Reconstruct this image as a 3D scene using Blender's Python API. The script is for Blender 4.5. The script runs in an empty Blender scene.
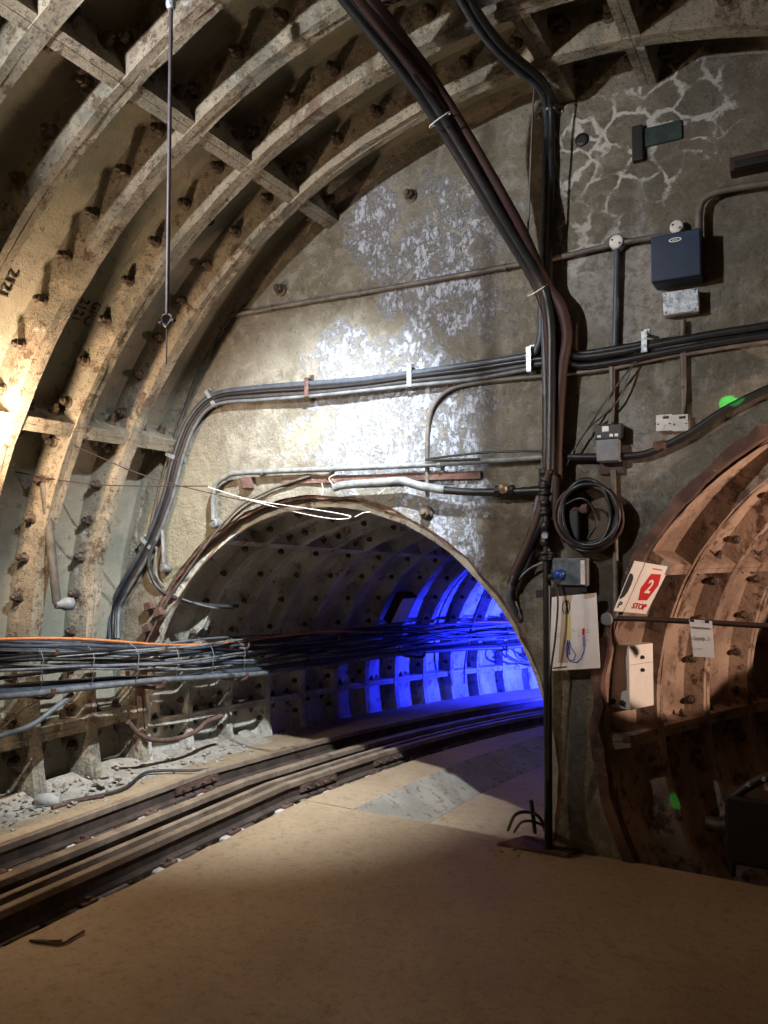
import bpy, bmesh, math, random
from mathutils import Vector, Matrix, noise
from mathutils.geometry import delaunay_2d_cdt
random.seed(7)
SC = bpy.context.scene
COL = SC.collection
V = Vector
PI = math.pi

# ------------------------------------------------------------------ camera
F = 780.0
YAW = math.radians(29.0)
PITCH = math.atan(37.0 / F)
CAM = V((0.0, -4.18, 1.6))
cd = bpy.data.cameras.new('camera')
cam = bpy.data.objects.new('camera', cd)
COL.objects.link(cam)
cd.sensor_fit = 'VERTICAL'
cd.sensor_height = 36.0
cd.lens = F / 1024 * 36.0
cd.clip_start = 0.02
cam.location = CAM
cam.rotation_euler = (PI / 2 + PITCH, 0, YAW)
SC.camera = cam
FW = V((-math.sin(YAW) * math.cos(PITCH), math.cos(YAW) * math.cos(PITCH), math.sin(PITCH)))
RT = V((math.cos(YAW), math.sin(YAW), 0))
UP = RT.cross(FW)

def ray(px, py):
    return (FW + RT * ((px - 384) / F) + UP * ((512 - py) / F))
def P(px, py, y=0.0):            # point on the plane Y = y
    d = ray(px, py); return CAM + d * ((y - CAM.y) / d.y)
def PF(px, py, z=0.0):           # point on the plane Z = z
    d = ray(px, py); return CAM + d * ((z - CAM.z) / d.z)
def PX(px, py, x):               # point on the plane X = x
    d = ray(px, py); return CAM + d * ((x - CAM.x) / d.x)
def PV(px, py, gap=0.04):        # point on the inside of the hall vault
    d = ray(px, py); ox, oz = CAM.x + 1.15, CAM.z - 0.80; r = 3.27 - gap
    a = d.x * d.x + d.z * d.z; b = 2 * (ox * d.x + oz * d.z); c = ox * ox + oz * oz - r * r
    return CAM + d * ((-b + math.sqrt(b * b - 4 * a * c)) / (2 * a))

# ------------------------------------------------------------------ world, exposure
w = bpy.data.worlds.new('world'); SC.world = w; w.use_nodes = True
w.node_tree.nodes['Background'].inputs[0].default_value = (0.9, 0.75, 0.6, 1)
w.node_tree.nodes['Background'].inputs[1].default_value = 0.004
vs = SC.view_settings
vs.view_transform = 'Standard'; vs.look = 'None'; vs.exposure = 0.28; vs.gamma = 1.0
vs.use_curve_mapping = False

# ------------------------------------------------------------------ lights (fixtures are built further down)
def light(name, typ, loc, energy, color, target=None, size=0.05, cone=60, blend=0.3):
    l = bpy.data.lights.new(name, typ); l.energy = energy; l.color = color
    if typ == 'SPOT':
        l.spot_size = math.radians(cone); l.spot_blend = blend
    l.shadow_soft_size = size
    o = bpy.data.objects.new(name, l); COL.objects.link(o); o.location = loc
    if target is not None:
        o.rotation_euler = (V(target) - V(loc)).to_track_quat('-Z', 'Y').to_euler()
    return o
LAMP_WALL = V((-3.95, -1.53, 2.28))
LAMP_FLOOD = V((-1.55, -1.5, 3.86))
LAMP_RIGHT = V((1.6, -0.3, 1.5))
LAMP_BLUE = V((-1.65, 5.3, 0.40))
LAMP_FILL = V((1.1, -5.5, 2.3))
LAMP_WASH = V((-2.7, -3.5, 3.35))
WASH_AIM = V((-1.7, 0.0, 3.0)); FLOOD_AIM = V((-3.95, 0.65, 0.2)); RIGHT_AIM = V((-0.9, 0.75, 1.92)); BLUE_AIM = V((-3.45, 5.5, 0.25))
L_wall = light('wall_lamp_light', 'POINT', LAMP_WALL, 72, (1.0, 0.71, 0.46), size=0.05)
L_flood = light('floodlight_light', 'SPOT', LAMP_FLOOD, 1380, (0.92, 0.97, 1.0), FLOOD_AIM, 0.03, 62, 1.0)
L_wash = light('wash_lamp_light', 'SPOT', LAMP_WASH, 380, (0.97, 0.96, 0.96), WASH_AIM, 0.04, 74, 1.0)
L_right = light('tunnel_lamp_light', 'SPOT', LAMP_RIGHT, 210, (1.0, 0.69, 0.52), RIGHT_AIM, 0.02, 57, 0.08)
L_blue = light('blue_lamp_light', 'SPOT', LAMP_BLUE, 3000, (0.016, 0.026, 1.0), BLUE_AIM, 0.05, 106, 0.8)
L_fill = light('fill_lamp_light', 'POINT', LAMP_FILL, 7.5, (1.0, 0.56, 0.28), size=0.12)  # unseen fill, added behind the viewer to lift the dark parts
for nm, (gx, gy), gs in (('green_beam', (728, 403), (1.3, -2.6, 2.6)), ('green_beam', (676, 801), (1.1, -2.4, 2.2))):
    light(nm, 'SPOT', gs, 1500 if gy < 500 else 140, (0.01, 1.0, 0.10), P(gx, gy, 0.0 if gy < 500 else 0.35), 0.005, 1.4, 0.25)

# ------------------------------------------------------------------ materials
class NT:
    def __init__(s, name):
        s.m = bpy.data.materials.new(name); s.m.use_nodes = True
        s.t = s.m.node_tree; s.b = s.t.nodes['Principled BSDF']
        s.pos = s.t.nodes.new('ShaderNodeNewGeometry').outputs['Position']
    def n(s, typ, **kw):
        x = s.t.nodes.new(typ)
        for k, v in kw.items(): setattr(x, k, v)
        return x
    def link(s, a, b): s.t.links.new(a, b)
    def put(s, sock, v):
        if isinstance(v, bpy.types.NodeSocket): s.link(v, sock)
        elif isinstance(v, (tuple, list)) and sock.type == 'RGBA' and len(v) == 3: sock.default_value = (*v, 1)
        else: sock.default_value = v
    def math(s, op, a, b=0.0, clamp=False):
        x = s.n('ShaderNodeMath', operation=op, use_clamp=clamp); s.put(x.inputs[0], a); s.put(x.inputs[1], b); return x.outputs[0]
    def noise(s, scale, detail=5, rough=0.6, vec=None, dist=0.0):
        x = s.n('ShaderNodeTexNoise'); s.put(x.inputs['Vector'], vec or s.pos)
        x.inputs['Scale'].default_value = scale; x.inputs['Detail'].default_value = detail
        x.inputs['Roughness'].default_value = rough; x.inputs['Distortion'].default_value = dist
        return x.outputs['Fac']
    def ramp(s, v, lo, hi, a=0.0, b=1.0):
        x = s.n('ShaderNodeMapRange', interpolation_type='SMOOTHSTEP'); s.put(x.inputs[0], v)
        x.inputs[1].default_value = lo; x.inputs[2].default_value = hi; x.inputs[3].default_value = a; x.inputs[4].default_value = b
        return x.outputs[0]
    def mix(s, f, a, b):
        x = s.n('ShaderNodeMix', data_type='RGBA'); s.put(x.inputs[0], f); s.put(x.inputs[6], a); s.put(x.inputs[7], b); return x.outputs[2]
    def scalevec(s, sx, sy, sz):
        x = s.n('ShaderNodeMapping'); s.link(s.pos, x.inputs[0]); x.inputs['Scale'].default_value = (sx, sy, sz); return x.outputs[0]
    def bump(s, h, strength=0.4, dist=0.01):
        x = s.n('ShaderNodeBump'); x.inputs['Strength'].default_value = strength; x.inputs['Distance'].default_value = dist
        s.put(x.inputs['Height'], h); s.link(x.outputs[0], s.b.inputs['Normal'])
    def done(s, col, rough=0.85, metal=0.0, spec=0.3):
        s.put(s.b.inputs['Base Color'], col); s.put(s.b.inputs['Roughness'], rough); s.b.inputs['Metallic'].default_value = metal
        s.b.inputs['Specular IOR Level'].default_value = spec
        return s.m

def mottled(name, c1, c2, c3, s1=3.0, s2=14.0, t=(0.55, 0.72), rough=0.85, bump=0.5, bs=30, metal=0.0, spec=0.3, bd=0.01):
    k = NT(name)
    a = k.mix(k.ramp(k.noise(s1), 0.38, 0.62), c1, c2)
    a = k.mix(k.ramp(k.noise(s2, 8, 0.7), t[0], t[1]), a, c3)
    if bump: k.bump(k.noise(bs, 8, 0.7), bump, bd)
    return k.done(a, rough, metal, spec)

def plain(name, c, rough=0.6, metal=0.0, spec=0.4, var=0.25, bump=0.0):
    k = NT(name)
    d = tuple(x * (1 - var) for x in c)
    a = k.mix(k.ramp(k.noise(18, 4), 0.35, 0.65), d, c)
    if bump: k.bump(k.noise(60, 5), bump, 0.004)
    return k.done(a, rough, metal, spec)

M = {}
def vault_mat():
    k = NT('vault_iron')
    a = k.mix(k.ramp(k.noise(1.7), 0.38, 0.62), (0.25, 0.25, 0.205), (0.46, 0.395, 0.295))
    a = k.mix(k.ramp(k.noise(5, 8, 0.7), 0.48, 0.62), a, (0.55, 0.475, 0.365))
    a = k.mix(k.math('MULTIPLY', k.ramp(k.noise(1.3, 8, 0.75, None, 0.6), 0.56, 0.63), 0.75), a, (0.19, 0.11, 0.09))
    a = k.mix(k.math('MULTIPLY', k.ramp(k.noise(8, 9, 0.78), 0.535, 0.61), 0.9), a, (0.14, 0.095, 0.062))
    a = k.mix(k.math('MULTIPLY', k.ramp(k.noise(42, 7, 0.8), 0.535, 0.62), 0.8), a, (0.075, 0.052, 0.036))
    a = k.mix(k.ramp(k.noise(3.3, 9, 0.78), 0.61, 0.66), a, (0.60, 0.61, 0.60))
    sep = k.n('ShaderNodeSeparateXYZ'); k.link(k.pos, sep.inputs[0])
    dx = k.math('ADD', sep.outputs[0], 1.15); dz = k.math('SUBTRACT', sep.outputs[2], 0.80)
    rr = k.math('SQRT', k.math('ADD', k.math('MULTIPLY', dx, dx), k.math('MULTIPLY', dz, dz)))
    skin = k.ramp(rr, 3.40, 3.475)
    b = k.mix(k.ramp(k.noise(2.0, 6, 0.6), 0.38, 0.62), (0.215, 0.225, 0.185), (0.34, 0.315, 0.25))
    b = k.mix(k.math('MULTIPLY', k.ramp(k.noise(9, 8, 0.75), 0.56, 0.66), 0.7), b, (0.13, 0.095, 0.07))
    b = k.mix(k.ramp(k.noise(4.1, 9, 0.78), 0.61, 0.66), b, (0.50, 0.52, 0.52))
    a = k.mix(skin, a, b)  # pocket shade and cooler light painted into the recessed skin by radius
    h = k.math('ADD', k.noise(20, 9, 0.78), k.math('MULTIPLY', k.noise(90, 4, 0.75), 0.6))
    h = k.math('MULTIPLY', h, k.math('SUBTRACT', 1.0, k.math('MULTIPLY', skin, 0.6)))
    k.bump(h, 1.0, 0.03)
    return k.done(a, 0.82, 0.0, 0.35)
M['vault'] = vault_mat()
M['tun'] = mottled('tunnel_iron', (0.34, 0.34, 0.30), (0.56, 0.55, 0.49), (0.17, 0.11, 0.095), 3.5, 9, (0.54, 0.66), 0.8, 1.0, 20, bd=0.02)
M['tun_r'] = mottled('tunnel_iron_pinkish', (0.24, 0.165, 0.125), (0.42, 0.31, 0.235), (0.11, 0.065, 0.045), 2.5, 8, (0.50, 0.62), 0.6, 0.9, 26, bd=0.014)
M['rust'] = mottled('rusty_iron', (0.085, 0.05, 0.042), (0.17, 0.10, 0.08), (0.34, 0.30, 0.26), 6, 24, (0.60, 0.72), 0.9, 1.0, 45, bd=0.015)
M['bolt'] = mottled('rusty_bolt', (0.045, 0.035, 0.03), (0.13, 0.095, 0.07), (0.30, 0.26, 0.22), 20, 60, (0.60, 0.72), 0.8, 0.3, 90)
M['black'] = plain('black_cable', (0.016, 0.016, 0.019), 0.42, 0, 0.5, 0.35)
M['blackp'] = plain('black_pipe', (0.014, 0.013, 0.013), 0.45, 0.2, 0.5, 0.4)
M['bluegrey'] = plain('blue_grey_cable', (0.065, 0.080, 0.105), 0.45, 0, 0.5, 0.35)
M['darkgrey'] = plain('dark_grey_cable', (0.045, 0.045, 0.05), 0.5, 0, 0.5, 0.4)
M['grey'] = plain('grey_cable', (0.16, 0.17, 0.185), 0.5, 0, 0.45, 0.4)
M['lightgrey'] = plain('light_grey_conduit', (0.21, 0.225, 0.23), 0.5, 0, 0.45, 0.4)
M['white_wire'] = plain('white_wire', (0.72, 0.70, 0.68), 0.5, 0, 0.4, 0.15)
M['orange'] = plain('orange_cable', (0.55, 0.20, 0.075), 0.5, 0, 0.4, 0.3)
M['purple'] = plain('dull_purple_cable', (0.065, 0.052, 0.062), 0.5, 0, 0.4, 0.3)
M['conduit'] = mottled('brown_grey_conduit', (0.10, 0.09, 0.08), (0.17, 0.15, 0.13), (0.05, 0.035, 0.03), 8, 30, (0.55, 0.7), 0.55, 0.2, 50, 0.2)
M['galv'] = mottled('galvanised_steel', (0.34, 0.37, 0.40), (0.50, 0.54, 0.58), (0.20, 0.22, 0.25), 25, 60, (0.5, 0.6), 0.45, 0.1, 60, 0.5)
M['bluebox'] = plain('navy_enamel', (0.008, 0.022, 0.058), 0.45, 0, 0.5, 0.2)
M['white'] = plain('white_enamel', (0.78, 0.76, 0.72), 0.5, 0, 0.4, 0.06)
M['paper'] = plain('paper', (0.80, 0.77, 0.76), 0.8, 0, 0.2, 0.05)
M['socket'] = mottled('dusty_white_plate', (0.55, 0.54, 0.52), (0.68, 0.67, 0.65), (0.25, 0.20, 0.17), 20, 60, (0.58, 0.68), 0.7, 0.1, 60)
M['greybox'] = plain('grey_box', (0.19, 0.20, 0.22), 0.55, 0, 0.4, 0.25)
M['dark'] = plain('dark_housing', (0.018, 0.016, 0.016), 0.5, 0, 0.4, 0.3)
M['brownbox'] = plain('dark_red_brown_housing', (0.05, 0.022, 0.018), 0.6, 0, 0.4, 0.3)
M['brass'] = plain('dull_brass', (0.33, 0.26, 0.17), 0.45, 0.6, 0.5, 0.3)
M['red'] = plain('sign_red', (0.55, 0.012, 0.02), 0.5, 0, 0.4, 0.05)
M['ink'] = plain('black_print', (0.02, 0.02, 0.022), 0.6, 0, 0.3, 0.05)
M['inkgrey'] = plain('grey_print', (0.32, 0.30, 0.31), 0.7, 0, 0.3, 0.05)
M['inkyellow'] = plain('yellow_print', (0.62, 0.58, 0.22), 0.7, 0, 0.3, 0.05)
M['inkblue'] = plain('blue_print', (0.06, 0.07, 0.28), 0.7, 0, 0.3, 0.05)
M['inkpurple'] = plain('purple_print', (0.33, 0.22, 0.50), 0.7, 0, 0.3, 0.05)
M['inktan'] = plain('tan_print', (0.52, 0.42, 0.33), 0.8, 0, 0.2, 0.1)
M['blueplug'] = plain('blue_plastic', (0.01, 0.06, 0.32), 0.4, 0, 0.5, 0.1)
M['rail'] = mottled('rail_steel', (0.20, 0.15, 0.11), (0.30, 0.235, 0.175), (0.10, 0.065, 0.05), 5, 30, (0.55, 0.7), 0.6, 0.25, 60, 0.2)
M['sleeper'] = mottled('chalky_sleeper', (0.42, 0.40, 0.38), (0.55, 0.53, 0.50), (0.18, 0.14, 0.11), 5, 18, (0.5, 0.7), 0.9, 0.5, 40)
M['pale_rubble'] = mottled('pale_rubble', (0.30, 0.27, 0.225), (0.40, 0.37, 0.32), (0.17, 0.13, 0.10), 8, 30, (0.5, 0.7), 0.95, 0.5, 60)
M['clear'] = plain('smoky_clear_cover', (0.16, 0.20, 0.23), 0.15, 0, 0.6, 0.5)
def floor_mat():
    k = NT('floor_concrete')
    a = k.mix(k.ramp(k.noise(0.9, 6, 0.65), 0.35, 0.65), (0.30, 0.225, 0.145), (0.385, 0.30, 0.20))
    a = k.mix(k.ramp(k.noise(7, 8, 0.75), 0.52, 0.75), a, (0.225, 0.16, 0.10))
    a = k.mix(k.ramp(k.noise(60, 4, 0.7), 0.60, 0.72), a, (0.18, 0.13, 0.085))
    a = k.mix(k.math('MULTIPLY', k.ramp(k.noise(22, 8, 0.8), 0.5, 0.62), 0.45), a, (0.18, 0.125, 0.08))
    k.bump(k.math('ADD', k.noise(5, 6, 0.7), k.math('MULTIPLY', k.noise(55, 6, 0.75), 0.5)), 0.6, 0.025)
    return k.done(a, 0.85, 0, 0.25)
M['floor'] = floor_mat()
M['pit'] = mottled('track_bed', (0.055, 0.042, 0.034), (0.09, 0.07, 0.055), (0.03, 0.025, 0.02), 4, 20, (0.5, 0.7), 0.9, 0.6, 40)
M['plategreen'] = plain('dark_green_plate', (0.035, 0.055, 0.048), 0.7, 0, 0.3, 0.4)
M['railweb'] = mottled('rusty_shaded_rail_side', (0.050, 0.036, 0.030), (0.085, 0.060, 0.048), (0.03, 0.022, 0.02), 6, 30, (0.55, 0.7), 0.85, 0.4, 60)  # rust, darkened further so the rail sides carry painted shade
M['kerb'] = mottled('kerb_concrete', (0.22, 0.21, 0.18), (0.30, 0.28, 0.24), (0.15, 0.12, 0.09), 4, 16, (0.5, 0.65), 0.9, 0.5, 30)
def emit(name, c, st):
    k = NT(name); k.b.inputs['Emission Color'].default_value = (*c, 1); k.b.inputs['Emission Strength'].default_value = st
    return k.done(c, 0.4)
M['lens_warm'] = emit('warm_lamp_glass', (1, 0.75, 0.45), 3.0)
M['lens_cool'] = emit('cool_lamp_glass', (0.9, 0.97, 1), 6.0)
M['lens_blue'] = emit('blue_lamp_glass', (0.02, 0.03, 1), 6.0)

def wall_mat():
    k = NT('headwall_concrete')
    sep = k.n('ShaderNodeSeparateXYZ'); k.link(k.pos, sep.inputs[0]); X, Z = sep.outputs[0], sep.outputs[2]
    n1 = k.noise(1.6, 7, 0.65); n2 = k.noise(5.5, 8, 0.7); n3 = k.noise(22, 8, 0.75)
    base = k.mix(k.ramp(n1, 0.36, 0.64), (0.152, 0.137, 0.105), (0.221, 0.204, 0.163))
    base = k.mix(k.ramp(n2, 0.50, 0.68), base, (0.262, 0.245, 0.206))
    base = k.mix(k.ramp(n3, 0.54, 0.70), base, (0.096, 0.084, 0.065))
    base = k.mix(k.math('MULTIPLY', k.ramp(k.noise(2.4, 8, 0.75, None, 0.8), 0.54, 0.66), 0.7), base, (0.110, 0.098, 0.075))
    base = k.mix(k.math('MULTIPLY', k.ramp(k.noise(3.1, 8, 0.75, k.scalevec(1.6, 1, 0.5), 0.5), 0.57, 0.66), 0.6), base, (0.305, 0.290, 0.256))
    base = k.mix(k.math('MULTIPLY', k.ramp(k.noise(11, 9, 0.8, None, 0.5), 0.50, 0.60), 0.55), base, (0.320, 0.302, 0.263))
    base = k.mix(k.math('MULTIPLY', k.ramp(k.noise(14, 9, 0.8), 0.54, 0.62), 0.6), base, (0.081, 0.071, 0.055))
    def blob(px, py, rx, rz, nz, amt, soft=0.35):
        c = P(px, py)
        dx = k.math('DIVIDE', k.math('SUBTRACT', X, c.x), rx); dz = k.math('DIVIDE', k.math('SUBTRACT', Z, c.z), rz)
        d = k.math('SQRT', k.math('ADD', k.math('MULTIPLY', dx, dx), k.math('MULTIPLY', dz, dz)))
        d = k.math('ADD', d, k.math('MULTIPLY', k.math('SUBTRACT', nz, 0.5), amt))
        return k.ramp(d, 1.0, 1.0 - soft, 0.0, 1.0)
    streak = k.noise(3.2, 7, 0.65, k.scalevec(1.8, 1, 0.6))
    # light brownish patches on the right, dark damp at the lower right
    m = k.math('MULTIPLY', blob(700, 170, 0.75, 1.1, n1, 1.6, 0.8), 0.5)
    base = k.mix(m, base, (0.109, 0.091, 0.069))
    m = k.math('MULTIPLY', blob(500, 545, 0.42, 0.30, n2, 2.2, 0.6), 0.8)
    base = k.mix(m, base, (0.093, 0.068, 0.046))
    m = k.math('MULTIPLY', blob(600, 560, 0.28, 0.75, n2, 2.2, 0.6), 0.75)
    base = k.mix(m, base, (0.075, 0.052, 0.040))
    # yellowish and pale lower left
    m = k.math('MULTIPLY', blob(180, 520, 0.5, 0.9, n2, 1.6, 0.5), 0.7)
    base = k.mix(m, base, (0.325, 0.305, 0.227))
    # efflorescence: main bloom, lower spread and drips
    big = k.noise(2.6, 9, 0.72, None, 0.6)
    e1 = blob(440, 280, 0.52, 0.62, big, 3.2, 0.5)
    e2 = blob(395, 415, 0.78, 0.62, big, 3.4, 0.55)
    e3 = blob(375, 225, 0.22, 0.42, n2, 2.6, 0.4)
    e4 = blob(450, 505, 0.28, 0.36, n2, 3.0, 0.4)
    e5 = blob(340, 360, 0.30, 0.25, n2, 3.0, 0.4)
    e = k.math('MAXIMUM', k.math('MAXIMUM', e1, e2), k.math('MAXIMUM', k.math('MAXIMUM', e3, e5), e4))
    fine = k.math('MULTIPLY', k.ramp(k.noise(9, 9, 0.8), 0.42, 0.56, 0.12, 1.0), k.ramp(k.noise(30, 8, 0.8, k.scalevec(1.3, 1, 0.6)), 0.42, 0.54, 0.25, 1.0))
    e = k.math('MULTIPLY', k.math('MULTIPLY', e, fine), 1.7, True)
    base = k.mix(k.math('MULTIPLY', k.math('MULTIPLY', blob(300, 420, 1.1, 0.8, n2, 1.2, 0.5), 0.5), k.ramp(n2, 0.40, 0.58, 0.2, 1.0)), base, (0.406, 0.388, 0.320))
    base = k.mix(k.math('MULTIPLY', e, 0.95), base, (0.47, 0.51, 0.60))
    base = k.mix(k.math('MULTIPLY', k.math('MULTIPLY', k.ramp(k.noise(16, 8, 0.8), 0.60, 0.68), blob(400, 330, 1.2, 0.9, n2, 1.5, 0.4)), 0.8), base, (0.065, 0.058, 0.048))
    # pale streaks below the right-hand conduits
    s1 = k.math('MAXIMUM', blob(640, 300, 0.16, 0.55, streak, 3.2, 0.6), blob(640, 425, 0.18, 0.45, streak, 3.2, 0.6))
    s1 = k.math('MAXIMUM', s1, blob(595, 290, 0.18, 0.3, n2, 3.0, 0.4))
    s1 = k.math('MULTIPLY', s1, k.ramp(n3, 0.38, 0.6, 0.1, 0.8))
    base = k.mix(s1, base, (0.375, 0.360, 0.346))
    # lime veins filling old cracks
    wv = k.n('ShaderNodeTexNoise'); wv.inputs['Scale'].default_value = 5; wv.inputs['Detail'].default_value = 4
    k.link(k.pos, wv.inputs['Vector'])
    mv = k.n('ShaderNodeMix', data_type='VECTOR'); mv.inputs[0].default_value = 0.16
    k.link(k.pos, mv.inputs[4]); k.link(wv.outputs['Color'], mv.inputs[5])
    vo = k.n('ShaderNodeTexVoronoi', feature='DISTANCE_TO_EDGE'); k.link(mv.outputs[1], vo.inputs['Vector']); vo.inputs['Scale'].default_value = 7.5
    vein = k.ramp(k.math('ADD', vo.outputs['Distance'], k.math('MULTIPLY', k.math('SUBTRACT', n3, 0.5), 0.16)), 0.085, 0.03, 0, 1)
    zone = k.math('MAXIMUM', blob(640, 125, 0.55, 0.42, n2, 1.5, 0.25), k.math('MULTIPLY', blob(590, 215, 0.20, 0.40, n2, 1.6, 0.3), 0.7))
    zone = k.math('MAXIMUM', zone, k.math('MULTIPLY', blob(470, 215, 0.28, 0.3, n2, 1.8, 0.3), 0.6))
    vein = k.math('MULTIPLY', vein, k.ramp(k.noise(4.5, 6, 0.7), 0.42, 0.52, 0.08, 1.0))
    base = k.mix(k.math('MULTIPLY', k.math('MULTIPLY', vein, zone), 0.9), base, (0.553, 0.538, 0.509))
    h = k.math('ADD', k.noise(6, 8, 0.7), k.math('MULTIPLY', n3, 0.5))
    h = k.math('ADD', h, k.math('MULTIPLY', e, 0.25))
    k.bump(h, 1.0, 0.035)
    return k.done(base, 0.9, 0, 0.2)
M['wall'] = wall_mat()

# ------------------------------------------------------------------ mesh builder
class MB:
    def __init__(s): s.v = []; s.f = []; s.sm = []
    def add(s, vs_, fs, smooth=False):
        o = len(s.v); s.v += [V(a) for a in vs_]
        for f in fs: s.f.append([o + i for i in f]); s.sm.append(smooth)
        return s
    def box(s, a, b):
        x0, y0, z0 = a; x1, y1, z1 = b
        return s.obox(V(((x0 + x1) / 2, (y0 + y1) / 2, (z0 + z1) / 2)), V((abs(x1 - x0) / 2, 0, 0)), V((0, abs(y1 - y0) / 2, 0)), V((0, 0, abs(z1 - z0) / 2)))
    def obox(s, c, ax, ay, az):
        c = V(c); q = [c + ax * i + ay * j + az * k for k in (-1, 1) for j in (-1, 1) for i in (-1, 1)]
        return s.add(q, [(0, 2, 3, 1), (4, 5, 7, 6), (0, 1, 5, 4), (2, 6, 7, 3), (0, 4, 6, 2), (1, 3, 7, 5)])
    def bevbox(s, c, ax, ay, az, bev):                 # box with chamfered edges, axes orthogonal
        bm = bmesh.new()
        t = MB().obox((0, 0, 0), V((ax.length, 0, 0)), V((0, ay.length, 0)), V((0, 0, az.length)))
        vv = [bm.verts.new(a) for a in t.v]
        for f in t.f: bm.faces.new([vv[i] for i in f])
        bmesh.ops.bevel(bm, geom=bm.edges[:], offset=bev, segments=2, affect='EDGES', profile=0.5)
        m3 = Matrix((ax.normalized(), ay.normalized(), az.normalized())).transposed()
        bm.verts.index_update()
        s.add([V(c) + m3 @ a.co for a in bm.verts], [[a.index for a in f.verts] for f in bm.faces])
        bm.free(); return s
    def cyl(s, a, b, r0, r1=None, n=12, caps=True, smooth=True):
        a, b = V(a), V(b); r1 = r0 if r1 is None else r1
        d = (b - a).normalized(); u = d.orthogonal().normalized(); w_ = d.cross(u)
        q = []
        for (p, r) in ((a, r0), (b, r1)):
            q += [p + (u * math.cos(2 * PI * i / n) + w_ * math.sin(2 * PI * i / n)) * r for i in range(n)]
        s.add(q, [(i, (i + 1) % n, n + (i + 1) % n, n + i) for i in range(n)], smooth)
        if caps:
            s.add(q[:n], [tuple(range(n))[::-1]]); s.add(q[n:], [tuple(range(n))])
        return s
    def tube(s, pts, r, n=8, closed=False):
        pts = [V(p) for p in pts]; m = len(pts); rs = r if isinstance(r, (list, tuple)) else [r] * m
        q = []; u = None
        for i, p in enumerate(pts):
            if closed: d = (pts[(i + 1) % m] - pts[i - 1])
            else: d = pts[min(i + 1, m - 1)] - pts[max(i - 1, 0)]
            d = d.normalized() if d.length > 1e-9 else V((0, 0, 1))
            u = d.orthogonal().normalized() if u is None else (u - d * u.dot(d))
            u = u.normalized() if u.length > 1e-6 else d.orthogonal().normalized()
            w_ = d.cross(u)
            q += [p + (u * math.cos(2 * PI * j / n) + w_ * math.sin(2 * PI * j / n)) * rs[i] for j in range(n)]
        fs = []
        for i in range(m if closed else m - 1):
            a, b = i * n, ((i + 1) % m) * n
            fs += [(a + j, a + (j + 1) % n, b + (j + 1) % n, b + j) for j in range(n)]
        s.add(q, fs, True)
        if not closed:
            s.add(q[:n], [tuple(range(n))[::-1]]); s.add(q[-n:], [tuple(range(n))])
        return s
    def sweep(s, prof, frames, closed=True):           # prof: (lateral, up) pairs; frames: (pos, right)
        k = len(prof); q = []
        for (p, rt) in frames: q += [p + rt * a + V((0, 0, b)) for (a, b) in prof]
        fs = []
        for i in range(len(frames) - 1):
            for j in range(k if closed else k - 1):
                fs.append((i * k + j, i * k + (j + 1) % k, (i + 1) * k + (j + 1) % k, (i + 1) * k + j))
        s.add(q, fs)
        if closed:
            s.add(q[:k], [tuple(range(k))]); s.add(q[-k:], [tuple(range(k))[::-1]])
        return s
    def lathe(s, o, axis, prof, n=16, smooth=True):    # prof: (distance along axis, radius)
        o = V(o); d = V(axis).normalized(); u = d.orthogonal().normalized(); w_ = d.cross(u); q = []
        for (h, r) in prof:
            q += [o + d * h + (u * math.cos(2 * PI * i / n) + w_ * math.sin(2 * PI * i / n)) * max(r, 1e-4) for i in range(n)]
        fs = [(a * n + i, a * n + (i + 1) % n, (a + 1) * n + (i + 1) % n, (a + 1) * n + i) for a in range(len(prof) - 1) for i in range(n)]
        s.add(q, fs, smooth)
        s.add(q[:n], [tuple(range(n))[::-1]]); s.add(q[-n:], [tuple(range(n))])
        return s
    def poly(s, pts, normal, th):                      # flat polygon with thickness
        pts = [V(p) for p in pts]; d = V(normal).normalized() * th; k = len(pts)
        return s.add(pts + [p + d for p in pts], [tuple(range(k))[::-1], tuple(range(k, 2 * k))] + [(i, (i + 1) % k, k + (i + 1) % k, k + i) for i in range(k)])
    def mesh(s, name, mat, off=V((0, 0, 0))):
        me = bpy.data.meshes.new(name)
        me.from_pydata([tuple(a - off) for a in s.v], [], s.f)
        me.polygons.foreach_set('use_smooth', s.sm)
        bm = bmesh.new(); bm.from_mesh(me); bmesh.ops.recalc_face_normals(bm, faces=bm.faces); bm.to_mesh(me); bm.free()
        me.materials.append(mat); return me
    def base(s):
        xs = [a.x for a in s.v]; ys = [a.y for a in s.v]; zs = [a.z for a in s.v]
        return V(((min(xs) + max(xs)) / 2, (min(ys) + max(ys)) / 2, min(zs)))

ROOT = {}
def tag(o, label=None, cat=None, group=None, kind=None):
    if label: o['label'] = label
    if cat: o['category'] = cat
    if group: o['group'] = group
    if kind: o['kind'] = kind
    return o
def E(name, loc, label, cat=None, group=None, kind=None):
    o = bpy.data.objects.new(name, None); COL.objects.link(o); o.location = loc; o.empty_display_size = 0.1
    ROOT[o.name] = V(loc); return tag(o, label, cat, group, kind)
def part(mb, name, mat, parent, label=None, kind=None):
    off = ROOT[parent.name]
    o = bpy.data.objects.new(name, mb.mesh(name, M[mat] if isinstance(mat, str) else mat, off)); COL.objects.link(o)
    o.parent = parent; ROOT[o.name] = off
    return tag(o, label, None, None, kind)
def thing(mb, name, mat, label, cat=None, group=None, kind=None):
    off = mb.base()
    o = bpy.data.objects.new(name, mb.mesh(name, M[mat] if isinstance(mat, str) else mat, off)); COL.objects.link(o)
    o.location = off; ROOT[o.name] = off
    return tag(o, label, cat, group, kind)
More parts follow.
